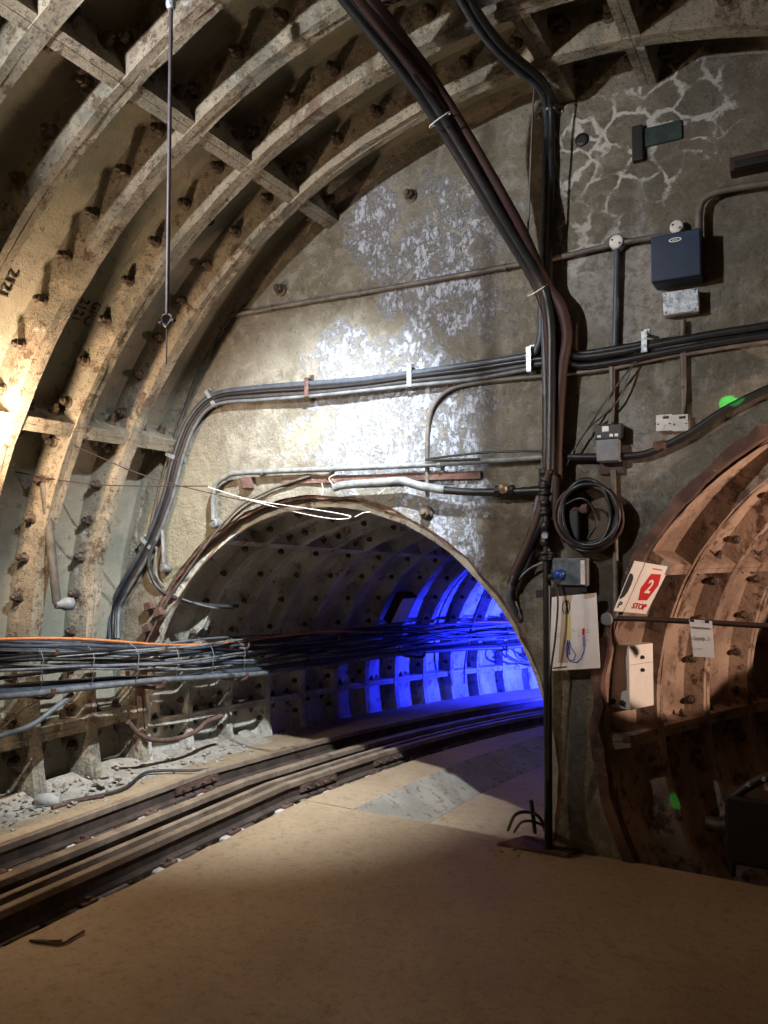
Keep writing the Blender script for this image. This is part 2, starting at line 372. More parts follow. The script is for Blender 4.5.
def inst(name, me, parent, mtx, ploc=None):           # shared-mesh part placed by a world matrix under an unrotated parent
    o = bpy.data.objects.new(name, me); COL.objects.link(o); o.parent = parent
    o.matrix_local = Matrix.Translation(-ROOT[parent.name]) @ mtx
    return o
def catmull(pts, n=8):
    pts = [V(p) for p in pts]
    if len(pts) < 3:
        return [pts[0].lerp(pts[-1], i / n) for i in range(n + 1)]
    out = []; q = [pts[0] * 2 - pts[1]] + pts + [pts[-1] * 2 - pts[-2]]
    for i in range(1, len(q) - 2):
        p0, p1, p2, p3 = q[i - 1:i + 3]
        for j in range(n):
            t = j / n
            out.append(0.5 * ((2 * p1) + (p2 - p0) * t + (2 * p0 - 5 * p1 + 4 * p2 - p3) * t * t + (3 * p1 - p0 - 3 * p2 + p3) * t ** 3))
    out.append(pts[-1]); return out
def wpts(lst, y):                                     # pixel list on the head wall, stand-off y (negative = towards the hall)
    return [P(a[0], a[1], a[2] if len(a) > 2 else y) for a in lst]
def text_mesh(txt, size, depth, mat, bold=0.0, align='CENTER'):
    cu = bpy.data.curves.new('txt', 'FONT'); cu.body = txt; cu.size = size; cu.extrude = depth; cu.offset = bold
    cu.align_x = align; cu.align_y = 'CENTER'; cu.resolution_u = 3
    o = bpy.data.objects.new('txt', cu); COL.objects.link(o)
    me = bpy.data.meshes.new_from_object(o.evaluated_get(bpy.context.evaluated_depsgraph_get()))
    bpy.data.objects.remove(o); me.materials.clear(); me.materials.append(M[mat]); return me
def frame(o, ux, uy):
    ux = V(ux).normalized(); uz = ux.cross(V(uy)).normalized(); uy = uz.cross(ux)
    m = Matrix((ux, uy, uz)).transposed().to_4x4(); m.translation = V(o); return m

# ------------------------------------------------------------------ tunnel geometry
BC = V((-1.15, 0, 0.80)); BRI, BRO = 3.27, 3.47        # big hall vault
RW = 0.445                                             # width of one lining ring
LC = V((-2.83, 0, 0.35)); LH = 1.60; LRI, LRO = 1.53, 1.635
RC = V((0.72, 0, 0.72)); RHA, RHB = 1.76, 1.71; RRI, RRO = 1.535, 1.65
def big_path(s): return V((BC.x, s, BC.z)), 0.0
SL = 0.045
def left_path(s):
    R = 12.0; s0 = 0.8
    if s <= s0: p = V((LC.x, s, LC.z)); th = 0.0
    else:
        th = (s - s0) / R; p = V((LC.x + R * (1 - math.cos(th)), s0 + R * math.sin(th), LC.z))
    p.z -= SL * max(0, s); return p, th
def right_path(s):
    R = 11.0; t0 = math.radians(21); th = t0 + s / R
    return V((RC.x + R * (math.cos(t0) - math.cos(th)), R * (math.sin(th) - math.sin(t0)), RC.z)), th
def at(path, s, a, r):
    p, th = path(s)
    return p + V((math.cos(th), -math.sin(th), 0)) * (r * math.cos(a)) + V((0, 0, r * math.sin(a)))
def frame_axes(path, s, a):
    p, th = path(s); rt = V((math.cos(th), -math.sin(th), 0)); tg = V((math.sin(th), math.cos(th), 0))
    rad = rt * math.cos(a) + V((0, 0, math.sin(a))); tan = -rt * math.sin(a) + V((0, 0, math.cos(a)))
    return rad, tan, tg

def segment_mb(path, s0, s1, a0, a1, ri, ro, n, tt, tr, jit, back=0.03):
    mb = MB(); g = 0.0015
    s0 += g; s1 -= g; a0 += g / ri; a1 -= g / ri
    prof = [(s0, ri), (s0 + tt, ri), (s0 + tr, ro), (s0 + tr + 0.035, ro + 0.012), (s1 - tr - 0.035, ro + 0.012), (s1 - tr, ro), (s1 - tt, ri), (s1, ri), (s1, ro + back), (s0, ro + back)]
    k = len(prof); q = []
    for i in range(n + 1):
        a = a0 + (a1 - a0) * i / n
        for j, (s, r) in enumerate(prof):
            if j in (0, 1, 6, 7):
                nn = noise.noise(V((s * 9, a * 9, r * 3 + j * 0.2))) + 0.6 * noise.noise(V((s * 31, a * 33, r + j)))
                r += jit * nn; 
                if j in (1, 6): s += jit * 0.8 * noise.noise(V((a * 25, s * 11, j)))
            q.append(at(path, s, a, r))
    fs = [(i * k + j, i * k + (j + 1) % k, (i + 1) * k + (j + 1) % k, (i + 1) * k + j) for i in range(n) for j in range(k)]
    mb.add(q, fs); mb.add(q[:k], [tuple(range(k))]); mb.add(q[-k:], [tuple(range(k))[::-1]])
    for (aa, sg) in ((a0, 1), (a1, -1)):               # end flanges across the ring
        ta, tb = tt / ri, tr / ro
        c = [at(path, s, aa + sg * d, r) for (d, r) in ((0, ri + 0.006), (ta, ri + 0.006), (tb, ro + 0.013), (0, ro + 0.013)) for s in (s0 + tt * 0.6, s1 - tt * 0.6)]
        mb.add(c, [(0, 1, 3, 2), (2, 3, 5, 4), (4, 5, 7, 6), (6, 7, 1, 0), (0, 2, 4, 6), (1, 7, 5, 3)])
    return mb
def clip_y(mb, y):
    bm = bmesh.new(); vv = [bm.verts.new(a) for a in mb.v]
    for f in mb.f: bm.faces.new([vv[i] for i in f])
    r = bmesh.ops.bisect_plane(bm, geom=bm.verts[:] + bm.edges[:] + bm.faces[:], plane_co=(0, y, 0), plane_no=(0, 1, 0), clear_inner=True)
    e = [x for x in r['geom_cut'] if isinstance(x, bmesh.types.BMEdge)]
    if e: bmesh.ops.edgenet_fill(bm, edges=e)
    o = MB(); bm.verts.index_update()
    if bm.faces: o.add([a.co for a in bm.verts], [[a.index for a in f.verts] for f in bm.faces])
    bm.free(); return o
def bolt_mesh(name, d, mat='bolt'):
    mb = MB()
    mb.lathe((0, 0, 0), (0, 0, 1), [(-0.004, d * 0.80), (0.006, d * 0.78), (0.010, d * 0.6)], 10)
    mb.cyl((0, 0, 0.006), (0, 0, 0.006 + d * 0.75), d * 0.58, d * 0.55, 6, True, False)
    mb.lathe((0, 0, 0.006 + d * 0.75), (0, 0, 1), [(0, d * 0.34), (d * 0.35, d * 0.32), (d * 0.42, d * 0.2)], 8)
    return mb.mesh(name, M[mat])
BOLT = bolt_mesh('bolt', 0.048); BOLT_S = bolt_mesh('bolt', 0.032)
def zmat(o, d, roll=0.0):
    m = V(d).to_track_quat('Z', 'Y').to_matrix().to_4x4() @ Matrix.Rotation(roll, 4, 'Z'); m.translation = V(o); return m
def put_bolts(seg, path, s0, s1, a0, a1, ri, ro, nb, tt, tr, me, ends=True):
    rm = ri + (ro - ri) * 0.60; tm = tt + (tr - tt) * 0.6
    for i in range(nb):
        a = a0 + (a1 - a0) * (i + 0.5) / nb
        rad, tan, tg = frame_axes(path, s1, a)
        inst('bolt', me, seg, zmat(at(path, s1 - tm, a, rm), -tg, random.random() * 3))
    if ends:
        for (aa, sg) in ((a0, 1), (a1, -1)):
            for f in (0.3, 0.7):
                s = s0 + (s1 - s0) * f
                rad, tan, tg = frame_axes(path, s, aa)
                inst('bolt', me, seg, zmat(at(path, s, aa + sg * (tm / rm), rm), tan * sg, random.random() * 3))

# ------------------------------------------------------------------ structure: hall vault
D = math.radians
ceil = E('ceiling', (BC.x, -3, BC.z), 'curved cast iron segment vault over the hall, ribbed in rings', None, None, 'structure')
BIG_A = [(-20, 15), (15, 50), (50, 82.5), (82.5, 90), (90, 118), (118, 152), (152, 187), (187, 215)]
segs = {}
yend = 0.06
for k in range(15):
    s1 = -0.40 - RW * (k - 1); s0 = s1 - RW
    if k == 0: s1 = yend; s0 = -0.40
    for (a0, a1) in BIG_A:
        n = max(2, int((a1 - a0) / 2.2))
        mb = segment_mb(big_path, s0, s1, D(a0), D(a1), BRI, BRO, n, 0.043, 0.072, 0.008)
        if k == 0:      # the last ring runs into the head wall: only its near flange shows
            pass
        sg = part(mb, 'lining_segment', 'vault', ceil)
        segs[(k, a0)] = sg
        vis = (k <= 4 and a0 >= 90) or (k <= 2 and a0 >= 50)
        if vis:
            nb = max(1, round((a1 - a0) / 4.6))
            put_bolts(sg, big_path, s0, s1, D(a0), D(a1), BRI, BRO, nb if k > 0 else 0, 0.043, 0.072, BOLT)
# raised casting marks on the vault
def casting(key, lines, px, py, y, size):
    seg = segs[key]
    d = ray(px, py); t = (y - CAM.y) / d.y
    p = CAM + d * t; a = math.atan2(p.z - BC.z, p.x - BC.x)
    rad, tan, tg = frame_axes(big_path, y, a)
    for i, tx in enumerate(lines):
        me = text_mesh(tx, size, 0.008, 'bolt', 0.0)
        o = at(big_path, y - i * size * 1.05, a, BRO + 0.009)
        inst('cast_lettering', me, seg, frame(o, tan, tg))
casting((2, 118), ['GPO', '2121'], 90, 312, -0.95, 0.08)
casting((3, 118), ['2121', 'RINGS', 'WINDSOR'][:1], 8, 285, -1.52, 0.085)
casting((1, 118), ['O'], 222, 240, -0.60, 0.085)
casting((2, 90), ['MTS'], 398, 6, -1.0, 0.085)

# ------------------------------------------------------------------ structure: head wall with two tunnel mouths
def jag(i, n, q): 
    a = 2 * PI * i / n; return 1 + 0.009 * noise.noise(V((math.cos(a) * 6, math.sin(a) * 6, q))) + 0.006 * noise.noise(V((math.cos(a) * 23, math.sin(a) * 23, q)))
def hole_l(n=140): return [(LC.x + LH * jag(i, n, 1) * math.cos(2 * PI * i / n), LC.z + LH * jag(i, n, 1) * math.sin(2 * PI * i / n)) for i in range(n)]
def hole_r(n=140): return [(RC.x + RHA * jag(i, n, 5) * math.cos(2 * PI * i / n), RC.z + RHB * jag(i, n, 5) * math.sin(2 * PI * i / n)) for i in range(n)]
def in_l(x, z, g=0.0): return math.hypot(x - LC.x, z - LC.z) < LH + g
def in_r(x, z, g=0.0): return math.hypot((x - RC.x) / (RHA + g), (z - RC.z) / (RHB + g)) < 1
X0, X1, Z0, Z1 = -4.75, 2.62, -1.35, 4.40
pts = []; edges = []
def loop(l):
    o = len(pts); pts.extend(V(a) for a in l); edges.extend((o + i, o + (i + 1) % len(l)) for i in range(len(l)))
loop([(X0, Z0), (X1, Z0), (X1, Z1), (X0, Z1)]); hl = hole_l(); hr = hole_r(); loop(hl); loop(hr)
gx = X0 + 0.06
while gx < X1 - 0.03:
    gz = Z0 + 0.06
    while gz < Z1 - 0.03:
        x, z = gx + random.uniform(-.02, .02), gz + random.uniform(-.02, .02)
        if not in_l(x, z, 0.04) and not in_r(x, z, 0.04): pts.append(V((x, z)))
        gz += 0.09
    gx += 0.09
vo_, eo_, fo_, _, _, _ = delaunay_2d_cdt(pts, edges, [], 0, 1e-5)
mb = MB(); keep = []
for f in fo_:
    c = sum((vo_[i] for i in f), V((0, 0))) / len(f)
    if not in_l(*c) and not in_r(*c): keep.append(tuple(f))
fv = []
for q in vo_:
    d = 0.012 * noise.noise(V((q.x * 1.7, q.y * 1.7, 3))) + 0.006 * noise.noise(V((q.x * 6, q.y * 6, 9)))
    fv.append(V((q.x, d, q.y)))
mb.add(fv, keep, True)
for l in (hl, hr):
    n = len(l); q = [V((a[0], 0, a[1])) for a in l] + [V((a[0], 0.07, a[1])) for a in l]
    mb.add(q, [(i, (i + 1) % n, n + (i + 1) % n, n + i) for i in range(n)], True)
thing(mb, 'wall_back', 'wall', 'stained concrete end wall pierced by two round tunnel mouths', None, None, 'structure')

# rusty iron collars at the tunnel mouths
def collar(name, cx, cz, ra, rb, w_in, label, y0, y1, n=200, a0=0, a1=360):
    mb = MB(); q = []
    for i in range(n + 1):
        a = D(a0 + (a1 - a0) * i / n); ca, sa = math.cos(a), math.sin(a)
        j = 0.03 * noise.noise(V((ca * 9, sa * 9, 1))) + 0.020 * noise.noise(V((ca * 37, sa * 37, 4)))
        j2 = 0.02 * noise.noise(V((ca * 14, sa * 14, 7)))
        yy = y0 + 0.012 * noise.noise(V((ca * 20, sa * 20, 2)))
        for (dr, y) in ((0.02 + j, yy), (-w_in + j2, yy), (-w_in + j2, y1), (0.02 + j, y1)):
            q.append(V((cx + (ra + dr) * ca, y, cz + (rb + dr) * sa)))
    mb.add(q, [(i * 4 + j, i * 4 + (j + 1) % 4, i * 4 + 4 + (j + 1) % 4, i * 4 + 4 + j) for i in range(n) for j in range(4)])
    if a1 - a0 < 360:
        mb.add(q[:4], [(0, 1, 2, 3)]); mb.add(q[-4:], [(3, 2, 1, 0)])
    return thing(mb, name, 'rust', label, None, None, 'structure')
collar('trim_1', LC.x, LC.z, LH, LH, 0.022, 'ragged rusty iron edge around the left tunnel mouth', 0.012, 0.08)
collar('trim_2', RC.x, RC.z, RHA, RHB, 0.03, 'ragged rusty iron edge around the right tunnel mouth', -0.022, 0.08)

# ------------------------------------------------------------------ structure: tunnel linings
wl = E('wall_left', (LC.x, 1, -0.4), 'cast iron ring lining of the left tunnel curving away', None, None, 'structure')
for k in range(26):
    s0 = 0.08 + RW * k; s1 = s0 + RW
    for (a0, a1) in ((2, 62), (62, 122), (122, 182), (182, 242), (298, 362)):
        n = 14 if k < 16 else 8
        mb = segment_mb(left_path, s0, s1, D(a0), D(a1), LRI, LRO, n, 0.026, 0.04, 0.006)
        sg = part(mb, 'lining_segment', 'tun', wl)
        if (a0 == 122 and k < 16) or (a0 == 182 and k < 5) or (a0 == 62 and k < 4):
            put_bolts(sg, left_path, s0, s1, D(a0), D(a1), LRI, LRO, 6, 0.026, 0.04, BOLT_S, k < 8)
wr = E('wall_right', (RC.x, 1, -0.9), 'brown cast iron ring lining of the right tunnel bending right', None, None, 'structure')
for k in range(16):
    s0 = -1.5 + RW * k; s1 = s0 + RW
    for (a0, a1) in ((10, 60), (60, 105), (105, 150), (150, 185), (185, 235)):
        mb = segment_mb(right_path, s0, s1, D(a0), D(a1), RRI, RRO, 12, 0.028, 0.045, 0.006)
        if min(a.y for a in mb.v) < 0.08:
            if max(a.y for a in mb.v) < 0.10: continue
            mb = clip_y(mb, 0.08)
            if not mb.v: continue
        sg = part(mb, 'lining_segment', 'tun_r', wr)
        if 1 <= k <= 8 and a0 in (105, 150, 185):
            mid = at(right_path, s0, D((a0 + a1) / 2), RRI)
            if mid.y > 0.12:
                put_bolts(sg, right_path, s0, s1, D(a0), D(a1), RRI, RRO, 4, 0.028, 0.045, BOLT_S)

# ------------------------------------------------------------------ structure: floor
def tk(s):                                             # track centre line: position, right vector
    u = -0.55 + (0.05 * s if s > 0 else 0.0); u = min(u, -0.2)
    p, th = left_path(s) if s > 0 else (V((LC.x, s, LC.z)), 0.0)
    rt = V((math.cos(th), -math.sin(th), 0)); q = p + rt * u; q.z = p.z - LC.z
    return q, rt
def axis(s):
    p, th = left_path(s) if s > 0 else (V((LC.x, s, LC.z)), 0.0)
    rt = V((math.cos(th), -math.sin(th), 0)); return V((p.x, p.y, p.z - LC.z)), rt
mb = MB()
TE0, TE1 = -3.92, -2.90
# hall floor: a fine grid right of the track, gently uneven, edges with real depth
def slab(x0, x1, y0, y1, z, zb, nx, ny, wob=None):
    q = []; 
    for j in range(ny + 1):
        for i in range(nx + 1):
            x = x0 + (x1 - x0) * i / nx; y = y0 + (y1 - y0) * j / ny
            zz = z + 0.006 * noise.noise(V((x * 1.3, y * 1.3, 5)))
            if wob == 'L' and i == 0: x += 0.018 * noise.noise(V((y * 6, 1, 2)))
            if wob == 'R' and i == nx: x += 0.018 * noise.noise(V((y * 6, 4, 2)))
            q.append(V((x, y, zz)))
    mb.add(q, [(j * (nx + 1) + i, j * (nx + 1) + i + 1, (j + 1) * (nx + 1) + i + 1, (j + 1) * (nx + 1) + i) for j in range(ny) for i in range(nx)], True)
    ring = [q[i] for i in range(nx + 1)] + [q[j * (nx + 1) + nx] for j in range(1, ny + 1)] + [q[ny * (nx + 1) + i] for i in range(nx - 1, -1, -1)] + [q[j * (nx + 1)] for j in range(ny - 1, 0, -1)]
    m = len(ring); mb.add(ring + [V((a.x, a.y, zb)) for a in ring], [(i, (i + 1) % m, m + (i + 1) % m, m + i) for i in range(m)])
slab(TE1, 2.35, -7.0, 0.0, 0.0, -0.5, 60, 80, 'L')
slab(-4.62, TE0, -7.0, 0.0, 0.0, -0.3, 8, 60, 'R')
# left tunnel floor strips, following the tunnel
SS = [0.0 + 0.25 * i for i in range(46)]
def strip(f0, f1, nz0=0.0, nz1=0.0):
    q = []
    for s in SS:
        a, rt = axis(s); u0, u1 = f0(s), f1(s)
        q += [a + rt * u0 + V((0, 0, nz0)), a + rt * u1 + V((0, 0, nz1))]
    mb.add(q, [(2 * i, 2 * i + 1, 2 * i + 3, 2 * i + 2) for i in range(len(SS) - 1)])
ut = lambda s: min(-0.55 + 0.05 * s, -0.2)
e0 = lambda s: ut(s) - 0.54
e1 = lambda s: ut(s) + 0.48
strip(lambda s: -1.5, e0); strip(e0, e0, 0, -0.2); strip(e1, e1, -0.2, 0)
kt = lambda s: 0.30 + 0.02 * s
kb = lambda s: 0.62 + 0.01 * s
strip(e1, kt); strip(kb, lambda s: 1.6, -0.13, -0.13)
fl = thing(mb, 'floor', 'floor', 'worn brown concrete floor of the hall', None, None, 'structure')
mb = MB(); q = []
for s_ in SS:
    a, rt = axis(s_); q += [a + rt * kt(s_) + V((0, 0, 0.004)), a + rt * kb(s_) + V((0, 0, -0.128)), a + rt * kb(s_) + V((0, 0, -0.2)), a + rt * kt(s_) + V((0, 0, -0.2))]
mb.add(q, [(4 * i + j, 4 * i + (j + 1) % 4, 4 * i + 4 + (j + 1) % 4, 4 * i + 4 + j) for i in range(len(SS) - 1) for j in range(4)])
mb.add(q[:4], [(0, 1, 2, 3)])
thing(mb, 'trim_3', 'kerb', 'sloping grey concrete kerb along the walkway in the left mouth', None, None, 'structure')
mb = MB()
fr = [tk(-7 + 0.25 * i) for i in range(74)]
mb.sweep([(-0.56, -0.15), (0.50, -0.15), (0.50, -0.25), (-0.56, -0.25)], fr)
thing(mb, 'track_trough', 'pit', 'dark sunken trough that holds the narrow railway track', None, None, 'structure')
# lower floor of the right tunnel
mb = MB(); q = []
for i in range(24):
    s = -0.2 + 0.25 * i; p, th = right_path(s); rt = V((math.cos(th), -math.sin(th), 0))
    q += [V((p.x, max(p.y, 0.0), -0.42)) + rt * u for u in (-1.3, 1.3)]
mb.add(q, [(2 * i, 2 * i + 1, 2 * i + 3, 2 * i + 2) for i in range(23)])
for a in mb.v: a.y = max(a.y, 0.005)
thing(mb, 'floor_right', 'pit', 'dark lower floor of the right tunnel', None, None, 'structure')
# far end of the hall, behind the camera
mb = MB(); mb.box((-4.75, -6.75, -0.3), (2.5, -6.6, 4.4))
thing(mb, 'wall_front', 'wall', 'plain concrete wall closing the hall behind the viewer', None, None, 'structure')

ORD = ['first', 'second', 'third', 'fourth', 'fifth', 'sixth', 'seventh', 'eighth', 'ninth', 'tenth', 'eleventh', 'twelfth', 'thirteenth', 'fourteenth', 'fifteenth', 'sixteenth', 'seventeenth', 'eighteenth', 'nineteenth', 'twentieth']

# ------------------------------------------------------------------ track
def rail(off, s0, s1, label, name='running_rail', h=0.125, hw=0.023, fw=0.042, ztop=0.03, mat='rail', step=0.25):
    n = int((s1 - s0) / step); fr = []
    for i in range(n + 1):
        p, rt = tk(s0 + (s1 - s0) * i / n); fr.append((p + rt * off, rt))
    zb = ztop - h; z2 = ztop - 0.035
    prof = [(-hw, ztop - 0.004), (-hw + 0.005, ztop), (hw - 0.005, ztop), (hw, ztop - 0.004), (hw, z2), (0.010, z2 - 0.008), (0.010, zb + 0.022), (fw, zb + 0.010), (fw, zb), (-fw, zb), (-fw, zb + 0.010), (-0.010, zb + 0.022), (-0.010, z2 - 0.008), (-hw, z2)]
    root = E(name, fr[0][0] + V((0, 0, zb)), label, 'rail', 'rails of the narrow track')
    lo = prof[4:]; hd = prof[:5] + prof[-1:]
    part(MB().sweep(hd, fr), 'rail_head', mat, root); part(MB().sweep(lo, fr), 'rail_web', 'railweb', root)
    return root
def fishplate(root, off, s, side, ztop=0.03):
    p, rt = tk(s); p1, _ = tk(s + 0.1); tg = (p1 - p).normalized()
    c = p + rt * (off + side * 0.020) + V((0, 0, ztop - 0.064))
    pl = part(MB().obox(c, rt * 0.010, tg * 0.20, V((0, 0, 0.022))), 'fishplate', 'rust', root)
    for k in (-0.14, -0.05, 0.05, 0.14):
        mb = MB(); a = c + tg * k + rt * (side * 0.008)
        mb.cyl(a, a + rt * (side * 0.022), 0.013, 0.012, 6, True, False); mb.cyl(a, a + rt * (side * 0.034), 0.007, 0.006, 6)
        part(mb, 'bolt', 'bolt', pl)
TOPZ = 0.08
ra = rail(-0.335, -5.0, 11, 'far running rail, leftmost of the four rails, nearest the iron wall', ztop=TOPZ)
rb = rail(-0.02, -5.0, 11, 'flat broad middle rail running between the two running rails', 'conductor_rail', 0.10, 0.032, 0.036, 0.055)
rc = rail(0.185, -5.0, 8, 'slim check rail hugging the inside of the nearest running rail', 'check_rail', 0.11, 0.018, 0.026, 0.065)
rd = rail(0.320, -5.0, 11, 'near running rail, rightmost of the four rails beside the floor edge', ztop=TOPZ)
fishplate(ra, -0.335, -0.12, 1, TOPZ); fishplate(rd, 0.320, 0.35, 1, TOPZ)
fishplate(rd, 0.320, 1.25, 1, TOPZ)
sl_me = MB().bevbox((0, 0, 0), V((0.485, 0, 0)), V((0, 0.095, 0)), V((0, 0, 0.05)), 0.012).mesh('sleeper', M['sleeper'])
ch_me = None
for i in range(19):
    s = -2.65 + 0.52 * i; p, rt = tk(s); p1, _ = tk(s + 0.1); tg = (p1 - p).normalized()
    c = p + V((0, 0, -0.097))
    o = bpy.data.objects.new('sleeper', sl_me); COL.objects.link(o)
    o.matrix_world = Matrix((rt, tg, rt.cross(tg))).transposed().to_4x4(); o.location = c; ROOT[o.name] = c
    tag(o, 'chalky cross sleeper of the track, %s counted from the near end' % ORD[i], 'sleeper', 'sleepers of the narrow track')
    for off, sd in ((-0.335, 1), (0.320, -1), (0.320, 1), (-0.335, -1)):
        mb = MB(); a = rt * (off + sd * 0.062) + V((0, 0, 0.05))
        mb.obox(a + V((0, 0, 0.008)), rt * 0.022, tg * 0.045, V((0, 0, 0.009)))
        mb.cyl(a, a + V((0, 0, 0.034)), 0.015, 0.013, 6, True, False)
        me = mb.mesh('rail_clip', M['rust']); oo = bpy.data.objects.new('rail_clip', me); COL.objects.link(oo); oo.parent = o
        oo.matrix_local = o.matrix_world.to_3x3().inverted().to_4x4()
# rusty rod lying by the near rail
mb = MB(); mb.tube([PF(62, 941, 0.008), PF(58, 943, 0.008)] [:1] + [PF(30, 941, 0.008), PF(58, 944, 0.008), PF(64, 943, 0.008), PF(84, 931, 0.01)], 0.006, 6)
thing(mb, 'bent_wire', 'rust', 'short bent rusty wire lying on the floor beside the near rail', 'wire')

# ------------------------------------------------------------------ cable helpers
def cable(pts, r, mat, label, cat='cable', group=None, name='cable', n=8, seg=6):
    return thing(MB().tube(catmull(pts, seg), r, n), name, mat, label, cat, group)
def clip(px, py, y, hgt, label, mat='galv', tilt=0.0, width=0.014, out=0.05):     # strap holding cables to the wall
    c = P(px, py, 0); mb = MB()
    z0, z1 = c.z - hgt / 2, c.z + hgt / 2
    d = V((math.sin(tilt), 0, math.cos(tilt)))
    a = V((c.x, -0.004, c.z)); h2 = hgt / 2
    e = E('cable_clip', a - d * (h2 + 0.03), label, 'clip', 'clips holding cables to the end wall')
    u = V((math.cos(tilt), 0, -math.sin(tilt)))
    part(MB().obox(a - V((0, out, 0)), u * width, V((0, 0.004, 0)), d * h2), 'strap', mat, e)
    part(MB().obox(a - V((0, out / 2, 0)) + d * h2, u * width, V((0, out / 2, 0)), d * 0.004), 'strap_leg', mat, e)
    part(MB().obox(a - V((0, out / 2, 0)) - d * h2, u * width, V((0, out / 2, 0)), d * 0.004), 'strap_leg', mat, e)
    for sg in (-1, 1):
        f = part(MB().obox(a + d * sg * (h2 + 0.014), u * width, V((0, 0.005, 0)), d * 0.016), 'foot', mat, e)
        b = a + d * sg * (h2 + 0.016) - V((0, 0.004, 0))
        part(MB().cyl(b, b - V((0, 0.010, 0)), 0.008, 0.007, 6, True, False), 'screw', 'bolt', f)
    return e
def saddle(px, py, y, r, label, mat='conduit'):
    c = P(px, py, y); e = E('pipe_saddle', c - V((0, 0, r)), label, 'clip', 'saddles holding conduits to the end wall')
    part(MB().cyl(c + V((-0.010, 0, 0)), c + V((0.010, 0, 0)), r + 0.004, None, 12), 'band', mat, e)
    part(MB().box((c.x - 0.010, y, c.z - 0.010), (c.x + 0.010, 0.0, c.z + 0.010)), 'stem', mat, e)

# ------------------------------------------------------------------ end wall: conduits
cable(wpts([(229, 316), (300, 303), (400, 286), (505, 267), (560, 257), (617, 244), (672, 234)], -0.03), 0.016, 'conduit', 'long thin conduit sloping across the upper end wall', 'conduit', None, 'conduit')
saddle(272, 308, -0.03, 0.016, 'small saddle at the left end of the upper conduit')
saddle(505, 267.5, -0.03, 0.016, 'small saddle on the upper conduit beside the diagonal cables')
saddle(360, 293, -0.03, 0.016, 'small saddle midway along the upper conduit')
def besa(px, py, r, label, y=-0.03, mat='socket'):
    c = P(px, py, y); e = E('round_conduit_box', c - V((0, 0, r)), label, 'conduit box', 'round conduit boxes')
    b = part(MB().lathe(V((c.x, 0.002, c.z)), (0, -1, 0), [(0, r), (0.045, r), (0.05, r * 0.96)], 18), 'body', mat, e)
    l = part(MB().lathe(V((c.x, -0.048, c.z)), (0, -1, 0), [(0, r * 0.98), (0.006, r * 0.94), (0.009, r * 0.8), (0.009, r * 0.3)], 18), 'lid', mat, e)
    for sg in (-1, 1):
        a = V((c.x + sg * r * 0.5, -0.055, c.z - sg * r * 0.3)); part(MB().cyl(a, a - V((0, 0.006, 0)), 0.007, 0.005, 6), 'screw', 'bolt', l)
besa(617, 243, 0.038, 'round pale conduit box over the vertical dark conduit')
besa(677, 228, 0.034, 'round pale conduit box at the top left corner of the navy cabinet')
cable(wpts([(617, 250), (616, 300), (615, 346)], -0.03), 0.016, 'bluegrey', 'dark blue-grey conduit dropping from the round box', 'conduit', None, 'conduit')
cable(wpts([(612, 360), (612, 400), (611, 428)], -0.03), 0.015, 'conduit', 'short brown conduit entering the top of the small grey junction box', 'conduit', None, 'conduit')
cable(wpts([(613, 470), (615, 530), (616, 600), (615, 618)], -0.03), 0.015, 'conduit', 'brown conduit running down from the junction box beside the cable coil', 'conduit', None, 'conduit')
# navy cabinet
a, b = P(656, 292, 0), P(704, 236, 0); c = (a + b) / 2
hw, hh = (b.x - a.x) / 2, (b.z - a.z) / 2 * 0.95
e = E('wall_cabinet', V((c.x, 0, c.z - hh)), 'navy blue metal wall cabinet with a small white oval badge', 'cabinet')
cc = V((c.x, -0.065, c.z))
bd = part(MB().bevbox(cc, V((hw, 0, 0)), V((0, 0.065, 0)), V((0, 0, hh)), 0.010), 'body', 'bluebox', e)
dr = part(MB().bevbox(cc - V((0, 0.068, 0)), V((hw * 0.985, 0, 0)), V((0, 0.008, 0)), V((0, 0, hh * 0.985)), 0.005), 'door', 'bluebox', e)
n = 20; oc = cc + V((0.0, -0.0765, hh * 0.66))
part(MB().poly([oc + V((0.030 * math.cos(2 * PI * i / n), 0, 0.011 * math.sin(2 * PI * i / n))) for i in range(n)], (0, -1, 0), 0.002), 'badge', 'white', dr)
part(MB().poly([oc + V((0.024 * math.cos(2 * PI * i / n), -0.002, 0.007 * math.sin(2 * PI * i / n))) for i in range(n)], (0, -1, 0), 0.001), 'badge_print', 'bluebox', dr)
inst('badge_lettering', text_mesh('ooo', 0.016, 0.0005, 'white'), dr, frame(oc + V((0, -0.0038, 0)), (1, 0, 0), (0, 0, 1)))
# galvanised box below it
a, b = P(666, 319, 0), P(700, 292, 0); c = (a + b) / 2; hw2, hh2 = (b.x - a.x) / 2, (b.z - a.z) / 2
e = E('metal_trunking_box', V((c.x, 0, c.z - hh2)), 'square speckled galvanised box directly under the navy cabinet', 'junction box')
part(MB().bevbox(V((c.x, -0.035, c.z)), V((hw2, 0, 0)), V((0, 0.035, 0)), V((0, 0, hh2)), 0.006), 'body', 'galv', e)
ld = part(MB().bevbox(V((c.x, -0.073, c.z)), V((hw2 * 1.01, 0, 0)), V((0, 0.004, 0)), V((0, 0, hh2 * 1.01)), 0.002), 'lid', 'galv', e)
for sx in (-1, 1):
    for sz in (-1, 1):
        q = V((c.x + sx * hw2 * 0.85, -0.076, c.z + sz * hh2 * 0.85)); part(MB().cyl(q, q - V((0, 0.004, 0)), 0.005, 0.004, 6), 'screw', 'bolt', ld)
cable(wpts([(683, 320), (683, 370), (684, 414)], -0.03), 0.015, 'conduit', 'conduit dropping from the galvanised box to the twin switch plates', 'conduit', None, 'conduit')
